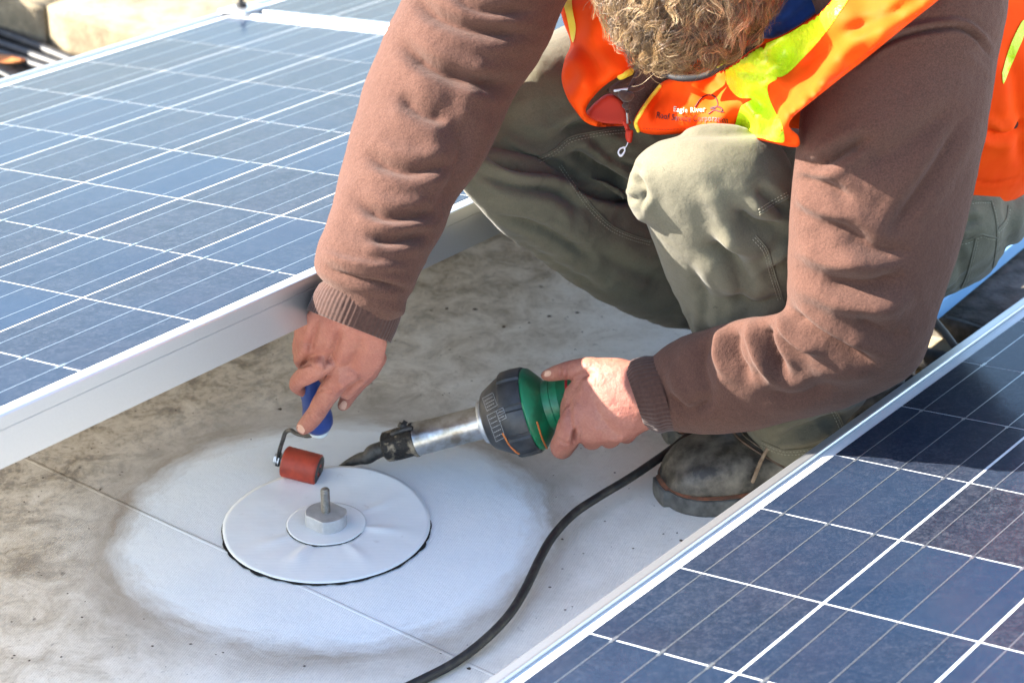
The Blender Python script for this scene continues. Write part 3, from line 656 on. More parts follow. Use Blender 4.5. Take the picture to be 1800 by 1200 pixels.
# --- sweatshirt
sw_me=remeshed([loft(R_ARM),loft(L_ARM),loft([(a,b,c,d,e,f*.93) for a,b,c,d,e,f in TORSO],shrink=.96)],.0028,6,'sweatshirt')
SW=[ # right sleeve (viewer's left)
([(700,70),(745,110),(800,135),(865,150),(905,150)],15,-.011),([(725,-10),(770,30),(850,55),(930,60)],15,-.009),([(790,-10),(850,20),(940,20)],12,-.006),
([(700,165),(740,195),(790,210)],17,-.008),([(640,265),(680,290),(730,300),(800,290)],14,-.008),([(625,350),(670,378),(720,382),(775,372)],13,-.008),
([(640,410),(690,422),(760,408)],12,-.008),([(560,440),(600,458),(660,468),(720,470)],9,.005),([(565,470),(610,488),(670,500),(722,512)],8,-.006),
([(790,190),(815,250),(800,320),(765,370)],26,-.007),([(610,300),(590,370),(580,430)],20,.003),([(850,100),(820,180),(805,230)],22,.004),
# left upper arm
([(1400,280),(1440,290),(1490,262),(1530,240)],13,-.010),([(1395,310),(1450,325),(1500,355)],14,-.008),([(1500,300),(1600,250),(1690,180)],26,-.006),([(1560,420),(1640,300),(1700,200)],15,-.006),
([(1440,385),(1480,400),(1540,440),(1600,440)],17,-.008),([(1400,345),(1450,375),(1500,390)],11,.006),([(1400,430),(1460,462),(1530,462)],18,.007),([(1440,500),(1520,505),(1590,480)],20,-.009),
([(1390,500),(1450,520),(1540,540),(1610,520)],18,.006),([(1380,520),(1400,560),(1470,610),(1540,640)],12,-.010),([(1500,560),(1560,590),(1600,590)],20,-.006),
# forearm
([(1345,560),(1352,610),(1385,665)],11,-.009),([(1290,568),(1290,620),(1320,670)],11,-.009),([(1318,560),(1325,610),(1360,670)],9,.007),([(1265,575),(1262,625),(1280,660)],9,.005),
([(1372,550),(1392,590),(1440,620)],9,.007),([(1240,590),(1232,640),(1250,700)],15,-.006),([(1170,690),(1210,720),(1260,700)],14,-.006),([(1340,690),(1400,700),(1460,680)],14,-.005),([(1180,640),(1195,690),(1225,730)],13,.004),([(1420,640),(1480,660),(1540,660)],16,.005),
# shoulder seam
([(1500,120),(1560,75),(1640,52),(1700,55),(1752,108)],5,-.0045),([(1500,105),(1560,62),(1640,40),(1700,42),(1755,92)],5,.0035)]
folds(sw_me,SW,.0024,9,.0003,.0022,1.0)
sweat=link('sweatshirt',sw_me,M['fleece'],person)
SWB=bvh(sw_me)
# --- cuffs
def cuff(secs,nrib,amp,nm):
    S=crom(secs,8); n=nrib*4; rings=[]; K=len(S)
    for i,s in enumerate(S):
        L=np.array(s[:2]);R=np.array(s[2:4]);m=(L+R)/2;h=(R-L)/2; c=B(m[0],m[1],s[4]); a=B(m[0]+h[0],m[1]+h[1],s[4])-c; d=ray(*m)*s[5]
        ring=[]
        for k in range(n):
            th=2*math.pi*k/n; e=1+amp*math.cos(nrib*th)+.012*noise.noise(Vector((th*2,i*.2,3)))
            ring.append(c+(a*math.cos(th)+d*math.sin(th))*e)
        rings.append(ring)
    # roll the hem inwards
    c=sum(rings[-1],Vector())/n; rings.append([c+(p-c)*.955 for p in rings[-1]]); back=[[c_+(p-c_)*.9 for p in r] for r,c_ in ((rings[-4],sum(rings[-4],Vector())/n),)]
    rings+=back
    vs,fs=rings_mesh(rings,False); return link('cuff',mesh('cuff',vs,fs),M['rib'],person)
cuff([(585,488,718,512,2.338,.044),(566,496,712,530,2.342,.046),(556,508,706,552,2.346,.045),(548,524,697,578,2.352,.043),(540,545,686,602,2.358,.040)],56,.012,'r')
cuff([(1150,626,1186,756,2.487,.050),(1138,626,1174,757,2.49,.050),(1122,629,1160,761,2.495,.049),(1107,635,1148,757,2.50,.047),(1098,648,1133,750,2.502,.043)],46,.014,'l')
# --- trousers
pt_me=remeshed([loft(L_SHIN),loft(L_THIGH),loft(R_THIGH),loft(R_SHIN),loft(PELVIS)],.0034,5,'trousers')
PT=[([(835,300),(900,325),(975,335),(1030,365)],12,-.007),([(1135,345),(1090,350),(1040,340),(1000,318)],8,-.007),([(1130,300),(1095,285),(1050,262)],7,-.006),([(1250,430),(1290,470),(1310,545)],14,-.0035),([(1212,470),(1236,520),(1242,575)],10,-.003),([(1225,330),(1260,360),(1300,440)],18,.004),([(900,420),(980,470),(1070,520)],10,-.004),([(870,380),(960,405),(1050,460)],9,-.005),([(1270,520),(1320,540),(1380,520)],12,-.004),([(1240,560),(1300,575),(1350,555)],9,.005),([(850,262),(900,290),(980,300),(1060,330)],13,-.009),([(870,232),(930,262),(990,262),(1050,232)],10,.004),([(985,240),(1040,215),(1120,228)],12,-.010),([(1000,270),(1050,300),(1110,330)],12,-.012),
([(1010,245),(1060,270),(1110,290)],9,.006),([(1020,300),(1060,325),(1120,345)],9,.005),([(1112,300),(1130,340),(1125,370)],9,-.005),([(1105,330),(1128,352),(1140,380)],9,.003),
([(1290,370),(1330,400),(1390,400)],16,-.008),([(1250,400),(1300,430),(1380,450)],14,.004),([(1330,330),(1370,365),(1395,372)],12,-.006),([(1230,430),(1290,460),(1330,520)],15,-.005),([(1200,500),(1260,530),(1330,540)],20,-.004),
([(1340,470),(1380,440),(1400,430)],10,.006),([(950,70),(940,140),(900,200)],30,.003),([(1050,440),(1120,480),(1180,500)],18,-.004),([(930,350),(1010,400),(1080,440)],25,.003),
([(1370,770),(1430,745),(1500,725)],9,-.006),([(1350,785),(1410,775),(1480,750)],7,.004),([(1640,400),(1700,390),(1730,385)],8,-.004),([(1640,440),(1680,430),(1720,420)],10,-.003),([(1215,545),(1212,585),(1225,620)],8,-.004)]
folds(pt_me,PT,.0018,11,.0003,.0040,1.3)
trou=link('trousers',pt_me,M['canvas'],person); PTB=bvh(pt_me)
def seam(pts,name='seam',rad=.0011,bv=PTB,parent=trou,mat=None,off=.0002):
    t=surf_line(bv,pts,rad,off)
    if t: return link(name,mesh(name,*t),mat or M['canvas'],parent)
def stitches(pts,bv=PTB,parent=trou,ln=.0024,gap=.0016,rad=.00035,mat=None,name='stitching'):
    P=crom(pts,14) if len(pts)>2 else np.array([np.array(pts[0])*(1-t)+np.array(pts[1])*t for t in np.linspace(0,1,30)]); w=[]
    for p in P:
        h=hit(bv,p[0],p[1],.0003)
        if h is None or (w and (h-w[-1]).length>.04): continue
        w.append(h)
    parts=[];acc=0;i=0
    if len(w)<3: return
    seg=[(w[i+1]-w[i]).length for i in range(len(w)-1)]; tot=sum(seg); cum=np.r_[0,np.cumsum(seg)]
    def at(s):
        i=min(len(seg)-1,int(np.searchsorted(cum,s)-1)) if s>0 else 0; t=(s-cum[i])/max(seg[i],1e-9); return w[i].lerp(w[i+1],min(1,t))
    s=0
    while s+ln<tot: parts.append(tubep([at(s),at(s+ln*.5)-(at(s)-CAM).normalized()*.0002,at(s+ln)],rad,5,round_end=False)); s+=ln+gap
    link(name,mesh(name,*join(parts)),mat or M['thread'],parent)
for ln in ([(945,278),(975,262),(1000,242),(1040,232),(1080,226),(1110,224)],[(990,288),(1012,320),(1040,360),(1075,395),(1110,412),(1145,422)],[(1388,346),(1360,362),(1335,378)],[(1330,415),(1350,440),(1362,480),(1378,530)],
           [(1470,720),(1480,740),(1490,765)],[(1340,775),(1380,790),(1430,785),(1480,768)]):
    a=np.array(ln,float); d=np.gradient(a,axis=0); nrm=np.stack([-d[:,1],d[:,0]],1); nrm/=np.linalg.norm(nrm,axis=1)[:,None]
    seam([tuple(p) for p in a]); 
    for o_ in (4,9): stitches([tuple(p) for p in a+nrm*o_])
for ln in ([(1665,432),(1685,425),(1700,422),(1722,412),(1735,415),(1752,418)],[(1742,352),(1750,385),(1752,415),(1750,440),(1745,470)],[(1688,355),(1715,352),(1742,352)],[(1715,420),(1708,450),(1700,480),(1690,505)],[(1752,405),(1768,385),(1772,362)]):
    seam(ln,rad=.0013); stitches([(x+4,y+5) for x,y in ln])
# frayed threads at the torn knee
fr=[];r=random.Random(3)
for i in range(46):
    a=B(812+r.uniform(-6,16),326+r.uniform(-10,16),2.69); pts=[a]; d=Vector((-.6+r.uniform(-.5,.4),0,-.7+r.uniform(-.6,.6))).normalized()
    for k in range(4): d=(d+Vector((r.uniform(-.5,.5),r.uniform(-.3,.3),r.uniform(-.5,.4)))).normalized(); pts.append(pts[-1]+d*r.uniform(.002,.0045))
    fr.append(tubep(pts,.00028,4,round_end=False))
link('frayed_threads',mesh('frayed_threads',*join(fr)),M['thread'],trou)
# --- body: one skin mesh (head, neck, trunk, limbs, hands)
def ell(c,ax,n=24):
    """ax: three axis vectors"""
    rings=[]
    for i in range(1,n):
        ph=math.pi*i/n; rings.append([c+ax[2]*math.cos(ph)+(ax[0]*math.cos(2*math.pi*k/n)+ax[1]*math.sin(2*math.pi*k/n))*math.sin(ph) for k in range(n)])
    return rings_mesh(rings)
HC=B(1212,-64,2.27)      # head centre
# head frame: top of head towards viewer and up, face towards the hands
face=(B(900,640,2.50)-HC).normalized(); top=Vector((0.05,-.80,.45)); top=(top-face*top.dot(face)).normalized(); side=face.cross(top).normalized()
head=[ell(HC,(side*.070,face*.090,top*.096)),ell(HC+face*.045-top*.055,(side*.055,face*.050,top*.060))]
nose=HC+face*.098-top*.030
head+=[tubep([HC+face*.088-top*.004,HC+face*.100-top*.022,HC+face*.112-top*.038,HC+face*.098-top*.046],[.008,.010,.012,.009],10),
       tubep([HC+face*.092-top*.070-side*.022,HC+face*.100-top*.068,HC+face*.092-top*.070+side*.022],[.005,.007,.005],8),
       tubep([HC+face*.092-top*.080-side*.018,HC+face*.098-top*.080,HC+face*.092-top*.080+side*.018],[.005,.008,.005],8),
       tubep([HC+face*.080+top*.008-side*.045,HC+face*.092+top*.010,HC+face*.080+top*.008+side*.045],[.008,.009,.008],8)]
for s in (-1,1):
    head.append(ell(HC+side*s*.076-top*.02-face*.01,(side*.010,face*.020,top*.033),10)); head.append(ell(HC+face*.083-top*.012+side*s*.030,(side*.013,face*.012,top*.009),10))
neck=tubep([HC-top*.02-face*.03,HC-face*.05-top*.06+Vector((.05,.03,0)),B(1360,-40,2.52)],[.06,.058,.07],16)
RH=[loft([(590,470,700,500,2.335,.028),(560,522,684,570,2.345,.026),(545,545,680,604,2.359,.024),(524,566,674,634,2.381,.023),(518,594,662,655,2.400,.022),(524,622,642,674,2.420,.021),(548,650,616,700,2.444,.018)],n=28),
 chain([(536,572,2.390,17),(530,598,2.428,15),(528,620,2.468,13),(542,634,2.507,11),(560,642,2.527,9)]),
 chain([(545,606,2.394,18),(532,622,2.428,15),(530,636,2.468,13),(546,650,2.513,12),(566,656,2.533,10)]),
 chain([(572,636,2.396,21),(550,652,2.404,19),(529,665,2.424,16),(521,678,2.460,13),(540,688,2.503,12),(562,690,2.527,11)]),
 chain([(612,650,2.404,26),(590,672,2.416,22),(571,700,2.448,19),(557,724,2.472,17.5),(545,740,2.485,16),(535,750,2.495,14)]),
 chain([(660,628,2.444,20),(648,652,2.480,18),(628,676,2.507,15),(612,698,2.523,13),(603,712,2.535,11)])]
LH=[loft([(1210,640,1230,740,2.49,.030),(1150,640,1172,748,2.495,.030),(1112,634,1138,756,2.50,.030),(1078,628,1108,772,2.503,.029),(1045,630,1065,780,2.508,.028),(1018,648,1032,782,2.515,.026),(1004,672,1008,775,2.522,.022)],n=28),
 chain([(1065,652,2.505,24),(1030,648,2.510,20),(1008,649,2.518,17),(986,653,2.532,15),(966,658,2.544,12),(960,659,2.55,10)]),
 chain([(1030,718,2.508,30),(1010,742,2.512,28),(997,766,2.522,24),(986,785,2.540,19),(990,790,2.565,16),(1005,778,2.59,13)]),
 chain([(1045,760,2.515,22),(1040,772,2.54,19),(1040,765,2.575,16),(1030,735,2.60,14)]),
 chain([(1075,760,2.512,22),(1072,770,2.54,18),(1070,760,2.575,15),(1060,730,2.60,13)]),
 chain([(1105,752,2.510,20),(1100,764,2.54,16),(1098,752,2.57,14),(1090,725,2.59,12)])]
hands=remeshed(RH+LH,.0013,5,'hands')
HS=[([(560,560),(548,600),(540,635)],7,-.0022),([(600,575),(585,620),(570,650)],8,-.0026),([(640,590),(625,625),(605,655)],9,-.002),([(515,640),(530,642),(545,636)],4,-.003),([(556,690),(570,684),(584,690)],3,-.0012),([(542,716),(554,722),(568,732)],2.6,-.0016),([(539,722),(551,729),(563,738)],2.2,-.0014),([(545,711),(558,716),(572,726)],2.2,-.0012),
([(552,645),(562,640),(570,650)],8,.0022),([(590,668),(600,672),(606,682)],8,.0016),([(600,690),(615,680),(640,668)],5,-.003),([(1000,700),(1002,740),(1012,780)],6,-.0014),([(1008,782),(1009,770),(1012,752)],4,-.0035),([(1070,770),(1085,775),(1100,768)],6,.002),([(1040,700),(1060,740),(1090,765)],12,-.0016),([(1046,655),(1020,662),(1008,690)],7,-.0022),([(995,650),(997,658),(996,666)],2.5,-.0014),([(985,648),(987,656),(986,664)],2.5,-.0012),([(980,770),(992,778),(1004,776)],2.5,-.001)]
folds(hands,HS,.0007,40,.0002,0,1.35)
def tube_pts(secs,k=.45):
    return tubep([B((s[0]+s[2])/2,(s[1]+s[3])/2,s[4]) for s in secs],[s[5]*k for s in secs],16)
rest=remeshed(head+[neck,tube_pts(TORSO,.62),tube_pts(R_ARM,.5),tube_pts(L_ARM,.5),tube_pts(R_THIGH[5:],.45),tube_pts(L_THIGH[1:],.5),tube_pts(R_SHIN[6:],.4),tube_pts(L_SHIN[5:],.36),tube_pts(PELVIS[:3],.5)],.0045,3,'rest')
bm=bmesh.new(); bm.from_mesh(hands); bm.from_mesh(rest); bme=bpy.data.meshes.new('body'); bm.to_mesh(bme); bm.free()
body=link('body',bme,M['skin'],person); HB=bvh(hands)
for ol in ([(520,752),(524,746),(531,748),(536,757),(531,763),(523,760)],[(596,712),(604,704),(610,709),(606,720),(598,724),(592,720)],[(958,652),(966,651),(969,656),(965,661),(957,661)]):
    link('fingernail',patch(HB,ol,.0006,2.5,4),M['nail'],body)
# --- boots
def boot(toe,dirv,lift_heel=0.0,L=.30):
    d=dirv.normalized(); s=Vector((-d.y,d.x,0)); up=Vector((0,0,1))
    root=[]
    secs=[(0.0,.014,.026),(.005,.026,.038),(.015,.037,.050),(.032,.047,.061),(.06,.0525,.068),(.09,.053,.070),(.12,.050,.074),(.15,.046,.088),(.18,.043,.115),(.215,.041,.150),(.25,.040,.165),(.285,.034,.168)]
    def P3(x,y,z): 
        z2=z+lift_heel*max(0,(x-.09))/.2; return toe-d*x+s*y+up*z2
    S=crom([(a,b,c) for a,b,c in secs],5); rings=[]
    for x,wd,h in S:
        ring=[]
        for k in range(28):
            t=2*math.pi*k/28; cy=math.cos(t);sy=math.sin(t)
            y=wd*np.sign(cy)*abs(cy)**.75; z=.024+(h-.024)*(max(0,sy)**.8) if sy>0 else .024-.004*abs(sy)
            if x>.15: y*=1-.25*max(0,sy)**2
            ring.append(P3(x,y,z))
        rings.append(ring)
    return rings_mesh(rings),P3,S
def sole_mesh(P3,S,z0,z1,out,n=1):
    L=[];R=[]
    for x,wd,h in S: L.append((x,wd+out));R.append((x,-wd-out))
    # rounded toe
    tip=[( -out-.004*math.cos(a)*0 + S[0][0]-(S[0][1]+out)*.18*math.cos(a), (S[0][1]+out)*math.sin(a)) for a in np.linspace(math.pi/2,-math.pi/2,9)[1:-1]]
    ol=L[::-1]+tip+R; rings=[]
    for z,k in ((z0,.0),(z0+.002,.001),((z0+z1)/2,.0015),(z1-.001,.001),(z1,-.0005)):
        rings.append([P3(x,y+(k if y>0 else -k),z) for x,y in ol])
    return rings_mesh(rings)
def make_boot(toe,dirv,lift=0,full=True):
    (vs,fs),P3,S=boot(toe,dirv,lift)
    me=evalmesh(mesh('boot',vs,fs),[('SUBSURF',dict(levels=1,render_levels=1))])
    o=link('boot',me,M['leather'],person)
    link('sole',mesh('sole',*sole_mesh(P3,S,.0,.020,.005)),M['sole'],o)
    link('welt',mesh('welt',*sole_mesh(P3,S,.0205,.0228,.0025)),M['welt'],o)
    bv=bvh(me)
    # vamp seams and collar in brown leather
    def arc(x0,bend,hh,off,rad,mat,nm):
        pts=[]
        for t in np.linspace(-1.35,1.35,18):
            x=x0+bend*abs(t)**1.6
            i=np.interp(x,S[:,0],np.arange(len(S))); wd=np.interp(x,S[:,0],S[:,1]);h=np.interp(x,S[:,0],S[:,2])
            ct,st=math.sin(t),math.cos(t); y=(wd+off)*np.sign(ct)*abs(ct)**.75; z=.024+(h-.024+off)*max(0,st)**.8
            pts.append(P3(x,y,z))
        link(nm,mesh(nm,*tubep(pts,rad,6)),mat,o)
    arc(.085,.03,0,.0006,.0014,M['brownleather'],'toe_cap_seam'); arc(.093,.03,0,.0004,.0006,M['lace'],'stitching')
    arc(.125,.02,0,.0006,.0016,M['brownleather'],'vamp_seam')
    for x in (.135,.155,.175):
        arc(x,.006,0,.003,.0022,M['lace'] if x<.15 else M['brownleather'],'lace')
    wd=np.interp(.20,S[:,0],S[:,1])
    for sgn in (1,-1):
        for x in (.14,.165,.19):
            h=np.interp(x,S[:,0],S[:,2]); c=P3(x,sgn*.024,h*.97)
            link('eyelet',mesh('eyelet',*tubep([c+Vector((math.cos(a)*.004,math.sin(a)*.002,math.sin(a)*.004)) for a in np.linspace(0,6.28,12)],.0009,6,round_end=False)),M['zinc'],o)
    link('lace',mesh('lace',*tubep(spline3([P3(.14,.02,.095),P3(.125,.034,.088),P3(.10,.048,.066),P3(.085,.056,.040)],6),.0022,7)),M['lace'],o)
    return o
TOE=G(1166,876); bd=Vector((-.955,-.30,0))
make_boot(TOE,bd,0.0)
TOE2=G(1178,782); make_boot(TOE2+Vector((0,.02,0)),Vector((-.97,-.2,0)),.10)
# --- vest
import bisect
def idw(ctl,pw=2.6):
    C=np.array(ctl,float)
    def f(x,y):
        d2=((C[:,0]-x)**2+(C[:,1]-y)**2+60)**(pw/2); wgt=1/d2; return float((wgt*C[:,2]).sum()/wgt.sum())
    return f
vback=remeshed([loft(TORSO,shrink=1.0)],.0045,5,'vest_back')
# cut the shell back so only the trunk behind the arm is covered
folds(vback,[([(1730,230),(1760,240),(1800,220)],9,-.006),([(1735,215),(1765,225),(1800,205)],8,.005),([(1712,318),(1750,322),(1800,312)],3,-.002),([(1770,80),(1790,160),(1795,300)],14,-.005)],.002,9)
zl=idw([(1120,220,2.42),(1160,160,2.44),(1250,150,2.41),(1210,215,2.40),(1300,230,2.40),(1390,250,2.25),(1390,215,2.17),(1380,100,2.30),(1450,150,2.13),(1500,40,2.16),(1560,60,2.125),(1640,10,2.115),(1680,-60,2.12),(1500,-40,2.20),(1600,-20,2.12),(1420,190,2.14),(1340,180,2.34),(1420,120,2.24),(1600,-100,2.14),(1680,-110,2.13),(1690,-200,2.24),(1720,-270,2.40),(1600,-220,2.26)])
LEFTV=[(1113,216),(1120,200),(1135,178),(1160,148),(1185,138),(1240,136),(1290,112),(1335,82),(1400,50),(1450,15),(1490,-40),(1530,-110),(1580,-230),(1640,-290),(1790,-250),(1745,-120),(1685,-30),(1650,0),(1590,48),(1520,105),(1450,160),(1388,214),(1404,240),(1400,259),(1350,250),(1300,239),(1240,233),(1170,237),(1140,236),(1118,228)]
vl=sheet(LEFTV,zl,.008,16,7,[([(1330,140),(1350,170),(1390,205)],12,.018),([(1360,135),(1400,125),(1450,80)],14,-.014),([(1395,150),(1450,115),(1540,50)],16,.010),([(1290,120),(1330,130),(1370,120)],10,-.008),([(1165,160),(1150,190),(1152,215)],6,-.008),([(1240,150),(1270,165),(1290,200)],14,.008),([(1180,170),(1200,200),(1230,215)],16,.006),([(1480,60),(1560,30),(1600,0)],10,-.006),([(1300,215),(1340,225),(1390,240)],8,-.005)])
zr=idw([(985,-40,2.52),(990,60,2.50),(990,140,2.47),(1010,190,2.45),(1060,215,2.44),(1030,150,2.44),(1080,130,2.44),(1060,60,2.46),(1130,110,2.46)])
RIGHTV=[(960,-60),(978,-8),(990,38),(1003,76),(993,104),(987,138),(996,170),(1011,194),(1028,214),(1050,223),(1078,222),(1094,219),(1060,216),(1040,208),(1030,196),(1036,180),(1056,157),(1082,138),(1110,124),(1130,70),(1120,-60)]
vr=sheet(RIGHTV,zr,.010,16,6,[([(1000,90),(1020,130),(1030,170)],14,.006),([(1010,70),(1040,100),(1060,140)],12,-.006)])
lin=sheet([(1028,200),(1040,186),(1062,168),(1080,166),(1098,180),(1110,212),(1100,221),(1075,222),(1046,218)],lambda x,y:2.462,.005,10,6)
vest_parts=[]
bm=bmesh.new()
for m_ in (vl,vr): bm.from_mesh(m_)
vme=bpy.data.meshes.new('vest'); bm.to_mesh(vme); bm.free()
vest=link('vest',vme,M['orange'],person); VB=bvh(vme)
link('back_panel',vback,M['orange'],vest)
link('lining',lin,M['lining'],vest)
neckp=sheet([(1066,158),(1090,140),(1130,118),(1180,118),(1200,136),(1165,146),(1140,172),(1118,214),(1106,210),(1095,180)],lambda x,y:2.456,.008,14,6)
link('neckline',neckp,M['fleece'],sweat)
VBB=bvh(vback)
for ol in ([(1276,118),(1290,96),(1318,78),(1338,80),(1345,100),(1352,122),(1366,138),(1350,150),(1352,172),(1362,195),(1372,215),(1378,236),(1376,251),(1350,246),(1318,238),(1293,230),(1296,205),(1304,186),(1322,174),(1300,172),(1284,158),(1275,138)],
           [(1338,80),(1372,66),(1402,50),(1438,22),(1466,-12),(1500,-50),(1520,-40),(1492,-2),(1470,30),(1440,72),(1412,102),(1386,128),(1366,136),(1350,120)]):
    link('reflective_strip',patch(VB,ol,.0015,4,4,.0008),M['lime'],vest)
link('reflective_strip',patch(VB,[(972,-40),(985,-10),(996,30),(1006,75),(1012,50),(1006,15),(1000,-40)],.0015,4,4,.0008),M['yellowtrim'],vest)
link('reflective_strip',patch(VBB,[(1762,128),(1772,92),(1785,60),(1800,35),(1800,62),(1788,92),(1775,122),(1764,148)],.0015,4,3,.0008),M['lime'],vest)
t=surf_line(VB,[(1108,126),(1085,138),(1058,158),(1038,180),(1031,196),(1038,208),(1052,216)],.0042,.001,8)
if t: link('edging',mesh('edging',*t),M['yellowtrim'],vest)
t=surf_line(VB,[(1160,152),(1140,178),(1126,200),(1118,216),(1122,230)],.0022,.001,8)
if t: link('edging',mesh('edging',*t),M['yellowtrim'],vest)
for ln in ([(1392,206),(1450,152),(1520,97),(1590,40),(1645,0)],[(1130,226),(1170,228),(1210,226)],[(1310,232),(1350,241),(1395,250)]):
    stitches(ln,VB,vest,.002,.0014,.00025,M['lining'])
# print on the chest
def print_text(s,size,base,mat,name,skew=0):
    cu=bpy.data.curves.new('t','FONT'); cu.body=s; cu.size=1; cu.space_character=1.12; cu.resolution_u=3; cu.offset=.012
    o=bpy.data.objects.new('t',cu); COL.objects.link(o); dg=bpy.context.evaluated_depsgraph_get(); me=bpy.data.meshes.new_from_object(o.evaluated_get(dg)); bpy.data.objects.remove(o)
    bm=bmesh.new(); bm.from_mesh(me); bmesh.ops.triangulate(bm,faces=bm.faces); bmesh.ops.subdivide_edges(bm,edges=[e for e in bm.edges if e.calc_length()>.25],cuts=2); bm.to_mesh(me); bm.free()
    co=co_of(me); wid=co[:,0].max(); bl=crom(base,20); L=np.r_[0,np.cumsum(np.linalg.norm(np.diff(bl,axis=0),axis=1))]; out=[]
    for x,y,_ in co:
        s_=x/wid*L[-1]; px=np.interp(s_,L,bl[:,0]);py=np.interp(s_,L,bl[:,1]); i=min(len(bl)-2,int(np.searchsorted(L,s_))); t=(bl[i+1]-bl[i]); t=t/np.linalg.norm(t)
        q=np.array([px,py])+np.array([t[1],-t[0]])*y*size; h=hit(VB,q[0],q[1],.0022); out.append(h if h is not None else Vector((0,0,-1)))
    me2=mesh(name,out,[tuple(p.vertices) for p in me.polygons if all(out[i].z>-.5 for i in p.vertices)]); link(name,me2,mat,vest,smooth=False)
print_text('Roof Service Corporation',15.5,[(1153,207),(1180,211),(1215,214),(1250,213),(1279,217)],M['ink'],'lettering')
print_text('Eagle River',13,[(1183,196),(1210,198),(1240,196)],M['paleink'],'lettering')
for ln,r_ in (([(1222,188),(1232,174),(1244,167),(1256,170),(1262,182),(1258,190),(1250,192)],.0008),([(1250,190),(1262,188),(1270,193),(1268,197)],.0010),([(1246,200),(1256,194),(1264,196),(1272,197)],.0008)):
    t=surf_line(VB,ln,r_,.0006,6)
    if t: link('logo_line',mesh('logo_line',*t),M['ink'],vest)
# zip, drawstring, collar
zp=link('zipper',mesh('zipper',*chain([(1096,214,2.43,3),(1101,222,2.43,4),(1104,232,2.43,4)])),M['lining'],vest)
link('zipper_slider',sheet([(1100,228),(1112,229),(1113,234),(1110,250),(1103,250),(1099,240)],lambda x,y:2.425,.003,4,2.5),M['lining'],zp)
link('zipper_pull',mesh('zipper_pull',*join([chain([(1104,250,2.425,1),(1101,257,2.425,1),(1097,262,2.425,1)],6),chain([(1097,259,2.425,1.6),(1090,262,2.425,1.6),(1087,269,2.425,1.6),(1092,274,2.425,2.4),(1098,266,2.425,1.6),(1098,259,2.425,1.4)],6)])),simple('white_plastic_tag',(.75,.72,.72),None,rough=.4),zp)
ds=link('drawstring',mesh('drawstring',*join([chain([(1122,128,2.42,4),(1112,148,2.41,5),(1102,165,2.405,4.5),(1100,182,2.405,4.5),(1103,196,2.405,3.5)]),chain([(1128,152,2.41,5),(1118,156,2.405,6),(1106,158,2.40,4)]),chain([(1094,166,2.40,8),(1102,171,2.398,9),(1108,168,2.40,7)]),chain([(1098,186,2.40,5),(1104,189,2.398,5)])])),M['rib'],sweat)
link('string_tip',mesh('string_tip',*join([chain([(1081,160,2.40,2.8),(1094,158,2.40,2.8),(1106,157,2.40,2.8)],8),chain([(1102,196,2.405,2.2),(1103,208,2.41,2.2),(1103,216,2.415,2.2)],8)])),M['zinc'],ds)
zc=idw([(1340,66,2.36),(1390,30,2.34),(1440,0,2.34),(1470,-60,2.34)])
link('blue_collar',sheet([(1335,68),(1345,42),(1372,12),(1395,-30),(1440,-80),(1500,-70),(1470,-10),(1440,20),(1400,48),(1362,67)],lambda x,y:zc(x,y)-.02,.010,14,6,[([(1350,60),(1400,30),(1450,-20)],8,-.005)]),M['navy'],sweat)
link('collar_band',mesh('collar_band',*chain([(1165,132,2.395,4),(1200,138,2.385,6),(1240,133,2.38,6),(1280,110,2.37,6),(1310,90,2.36,5),(1340,70,2.35,4)])),M['blackcloth'],sweat)
link('lime_cord',mesh('lime_cord',*chain([(1262,118,2.36,1.6),(1290,98,2.35,1.6),(1312,72,2.345,1.6)],6)),M['lime'],vest)
